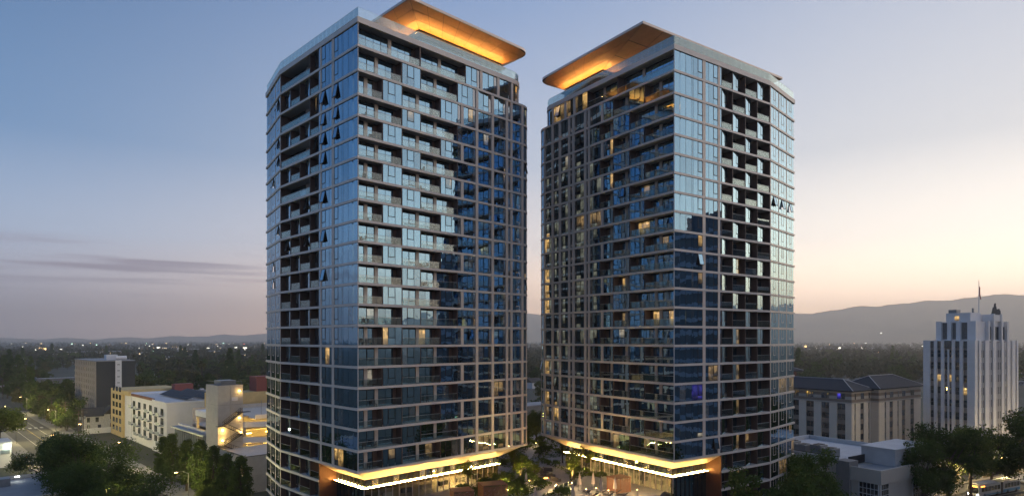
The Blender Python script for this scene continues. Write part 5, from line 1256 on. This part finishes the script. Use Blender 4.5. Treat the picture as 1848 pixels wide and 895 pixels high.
for i in range(6):
    g = gp(1058+i*13, 890+(i % 2)*5, DZ); o = empty('sun_lounger', (g[0], g[1], DZ), rad(200+i*7), 'grey sun lounger between the closed parasols', 'lounger', 'courtyard sun loungers')
    box('seat', 'furn_dark', o, -.3, .3, -.9, .5, .25, .35); mk('backrest', cube('furn_dark'), o, Matrix.Translation((0, .8, .55)) @ Matrix.Rotation(rad(40), 4, 'X') @ Matrix.Diagonal((.6, .8, .08, 1)))
    for x in (-.25, .25):
        for y in (-.8, .4): box('leg', 'furn_dark', o, x-.03, x+.03, y-.03, y+.03, 0, .25)
# glass fence across the court
o = empty('glass_fence', gp(1000, 889, DZ)+(DZ,), rad(52), 'low glass fence crossing the courtyard', 'fence')
for i in range(8): box('glass_panel', 'rail_glass', o, i*1.5+.03, i*1.5+1.47, -.02, .02, .05, 1.1); box('post', 'white_frame', o, i*1.5-.03, i*1.5+.03, -.03, .03, 0, 1.15)

# ================================================================== street furniture and vehicles
pbr('pole_grey', (0.16, 0.16, 0.16), 0.5, 0.5); pbr('pole_wood', (0.08, 0.06, 0.045), 0.9); pbr('bus_silver', (0.5, 0.51, 0.53), 0.35, 0.3); pbr('bus_blue', (0.08, 0.25, 0.42), 0.35); pbr('tyre', (0.015, 0.015, 0.015), 0.8)
emis('bus_sign', (1.0, 0.32, 0.05), 6.0); emis('headlight', (1.0, 0.97, 0.9), 45.0); emis('tail', (1, .05, .02), 5.0)
for n_, c_ in (('car_silver', (.45, .46, .47)), ('car_dark', (.03, .035, .045)), ('car_white', (.65, .65, .64)), ('car_red', (.3, .04, .03))): pbr(n_, c_, 0.25, 0.3, 0.02)
def street_lamp(xy, rz, hgt, label, energy, col, mat, group):
    o = empty('street_lamp', xy+(0,), rz, label, 'street lamp', group)
    ac = Acc(); ac.tube((0, 0, 0), (0, 0, hgt), .11, .07, 'pole_grey', 8); ac.obj('pole', o)
    ac = Acc(); ac.tube((0, 0, hgt-.1), (1.2, 0, hgt+.5), .05, .045, 'pole_grey', 6); ac.tube((1.2, 0, hgt+.5), (2.6, 0, hgt+.55), .045, .04, 'pole_grey', 6); ac.obj('arm', o)
    hd = box('lamp_head', 'pole_grey', o, 2.2, 3.0, -.14, .14, hgt+.5, hgt+.62); box('lens', mat, o, 2.3, 2.95, -.11, .11, hgt+.44, hgt+.49)
    lamp('lamp_light', (2.6, 0, hgt+.2), energy, col, .2, o); return o
AM, WH = (1, .66, .25), (1, .95, .8)
SLg = 'street lamps of the left street'
for i, (p, q) in enumerate(((48.2, 155), (48.2, 205), (48.2, 258), (48.2, 320), (31.9, 235), (31.9, 290), (31.9, 350), (48.2, 400))):
    street_lamp(st(p, q), GA+(math.pi if p > 40 else 0), 7.5 if i == 0 else 8.5, 'slim curved arm street lamp along the left street', 7000 if i else 6000, (1, .82, .35), 'lamp_amber', SLg)
for i, a in enumerate((-42, -22, -2, 22, 46)):
    street_lamp(rs(a, 4.0), RA-math.pi/2, 7.5, 'slim street lamp on the pavement of the bus street', 3600, (1, .74, .3), 'lamp_amber', 'street lamps of the bus street')
for (x, y, hh) in ((93, 765, 12), (118, 775, 12), (142, 790, 11), (150, 788, 11), (5, 720, 12)):
    o = empty('utility_pole', gp(x, y)+(0,), GA, 'brown wooden utility pole with cross arms among the trees', 'pole', 'utility poles'); ac = Acc(); ac.tube((0, 0, 0), (0, 0, hh), .2, .14, 'pole_wood', 8); ac.obj('pole', o)
    for z in (hh-.6, hh-1.9): box('cross_arm', 'pole_wood', o, -1.6, 1.6, -.1, .1, z, z+.18)
    box('transformer', 'grey_metal', o, .2, .8, -.3, .3, hh-4, hh-2.9)
def wheel(par, x, y, z, rr_, axis='y'):
    ac = Acc(); ac.tube((x, y-.11, z), (x, y+.11, z), rr_, rr_, 'tyre', 14); ac.tube((x, y-.11, z), (x, y-.10, z), rr_, rr_, 'tyre', 14); ac.tube((x, y+.12, z), (x, y-.12, z), rr_*.55, rr_*.55, 'grey_metal', 10); return ac.obj('wheel', par)
def car(xy, rz, mat, label, group, lights=False):
    o = empty('parked_car' if not lights else 'car', xy+(0.0,), rz, label, 'car', group)
    sec = [(-2.2, .55, .85), (-2.1, .3, 1.0), (-1.3, .28, 1.05), (-.3, .28, 1.03), (.9, .28, .95), (1.9, .3, .82), (2.2, .4, .7)]
    vs, fs = [], []
    for x, z0, z1 in sec:
        wd = .86 if abs(x) < 2 else .74
        for y, z in ((-wd*.94, z0), (-wd, (z0+z1)/2), (-wd*.9, z1), (wd*.9, z1), (wd, (z0+z1)/2), (wd*.94, z0)): vs.append((x, y, z))
    for i in range(len(sec)-1):
        for j in range(6): fs.append((i*6+j, (i+1)*6+j, (i+1)*6+(j+1) % 6, i*6+(j+1) % 6))
    fs += [tuple(range(6)), tuple(range(len(sec)*6-1, len(sec)*6-7, -1))]
    mk('body', mesh('body', vs, fs, mat, smooth=False), o)
    cv = [(-1.9, -.76, 1.0), (1.0, -.78, .95), (1.0, .78, .95), (-1.9, .76, 1.0), (-1.3, -.6, 1.45), (.1, -.62, 1.47), (.1, .62, 1.47), (-1.3, .6, 1.45)]
    mk('window_band', mesh('window_band', cv, [(0, 1, 5, 4), (1, 2, 6, 5), (2, 3, 7, 6), (3, 0, 4, 7)], 'win_dark'), o)
    mk('roof', mesh('roof', [(p[0], p[1], p[2]+.01) for p in cv[4:]]+[(p[0], p[1], p[2]+.05) for p in cv[4:]], [(0, 1, 5, 4), (1, 2, 6, 5), (2, 3, 7, 6), (3, 0, 4, 7), (4, 5, 6, 7)], mat), o)
    for x in (-1.35, 1.35):
        for y in (-.8, .8): wheel(o, x, y, .32, .32)
    for y in (-.6, .6):
        box('headlight', 'headlight' if lights else 'ridge_cap', o, 2.1, 2.22, y-.14, y+.14, .6, .74); box('tail_light', 'tail' if lights else 'red_paint', o, -2.24, -2.16, y-.14, y+.14, .75, .88)
    if lights: lamp('beam', (3.2, 0, .9), 160, (1, .95, .85), .2, o)
    return o
ms = ['car_silver', 'car_dark', 'car_white', 'car_dark', 'car_silver']
for i, q in enumerate((268, 275, 282, 289, 297, 306)): car(st(46.4, q), GA+math.pi/2, ms[i % 5], 'car parked at the kerb of the left street below the slab block', 'cars parked on the left street')
car(st(44.6, 257), GA-math.pi/2, 'car_silver', 'silver car with bright headlights coming down the left street', None, True)
for i, (q, m_) in enumerate(((350, 'car_dark'), (372, 'car_dark'))): car(st(38, q), GA+math.pi/2, m_, 'dark car waiting far up the left street', 'far cars on the left street')
car(rs(11.5, 2.3), RA+math.pi, 'car_silver', 'silver car parked at the kerb behind the bus', None); car(rs(19, 2.3), RA+math.pi, 'car_dark', 'dark car parked beyond the silver car behind the bus', None)
gpk = D7.matrix_basis
pk = car((0, 0), 0, 'car_white', 'white car parked on the lit garage deck', None); pk.location = D7.matrix_basis @ Vector((19, 4.0, H-28.8)); pk.rotation_euler = (0, 0, GA+math.pi/2)
# articulated bus
bo = empty('articulated_bus', rs(0, -0.2)+(0.0,), RA+math.pi, 'long silver and blue articulated bus with an orange sign', 'bus')
for (x0, x1) in ((0.0, 7.6), (8.6, 18.0)):
    b_ = box('body', 'bus_silver', bo, x0, x1, -1.27, 1.27, .35, 3.05); box('skirt', 'bus_blue', bo, x0-.01, x1-.01 if x1 < 10 else x1-2, -1.29, 1.29, .45, 1.15 if x0 < 1 else .8); box('roof_pod', 'render_white', bo, x0+1, x1-1, -.9, .9, 3.05, 3.35)
    n_ = int((x1-x0)/1.35)
    for i in range(n_):
        for y in (-1.3, 1.26): box('window', 'win_mid', bo, x0+.3+i*1.35, x0+1.5+i*1.35, y, y+.04, 1.45, 2.55)
box('bellows', 'dark_frame', bo, 7.6, 8.6, -1.15, 1.15, .45, 2.9); box('windscreen', 'win_dark', bo, 17.98, 18.05, -1.1, 1.1, 1.2, 2.5); box('sign', 'bus_sign', bo, 18.0, 18.08, -.9, .9, 2.62, 2.92); box('sign', 'bus_sign', bo, 15.6, 17.2, 1.29, 1.33, 2.62, 2.85)
box('rear_window', 'win_dark', bo, -.04, .02, -1, 1, 1.6, 2.6)
for y in (-1, 1): box('headlight', 'headlight', bo, 18.0, 18.06, y-.14, y+.14, .7, .9); box('tail_light', 'tail', bo, -.05, 0, y-.1, y+.1, .9, 1.2)
for x in (1.8, 5.6, 10.2, 15.6):
    for y in (-1.18, 1.18): wheel(bo, x, y, .48, .48)
for i, (p, q) in enumerate(((33.4, 150), (33.2, 170))): street_lamp(st(p, q), GA+math.pi, 6.0, 'low street lamp glowing among the big dark trees', 3500, (1, .85, .35), 'lamp_amber', 'lamps among the big trees')
# signals
for (xy, m_, z, lab) in ((gp(47, 868), 'sig_red', 6.0, 'traffic signal showing red at the near end of the street'), (gp(1512, 905), 'sig_green', 5.0, 'traffic signal on a banner pole before the stucco building')):
    o = empty('traffic_signal', xy+(0,), GA, lab, 'traffic light'); ac = Acc(); ac.tube((0, 0, 0), (0, 0, z+.6), .1, .08, 'pole_grey', 8); ac.obj('pole', o); box('housing', 'dark_metal', o, -.2, .2, -.2, .2, z-.6, z+.6); box('lens', m_, o, -.15, .15, -.26, -.2, z+.1, z+.4)
lamp_pole = None
# ================================================================== air
m, n, l = newmat('haze_air'); n.remove(n['Principled BSDF'])
pv_ = n.new('ShaderNodeVolumePrincipled'); pv_.inputs['Color'].default_value = (0.99, 0.95, 0.90, 1); pv_.inputs['Density'].default_value = 0.00014; pv_.inputs['Anisotropy'].default_value = 0.6
l.new(pv_.outputs[0], n['Material Output'].inputs['Volume'])
hz = mk('haze', mesh('haze', CV, CF, 'haze_air'), None, boxM(-13500, 13500, -7000, 13800, -3.0, 760.0))
prop(hz, kind='stuff')
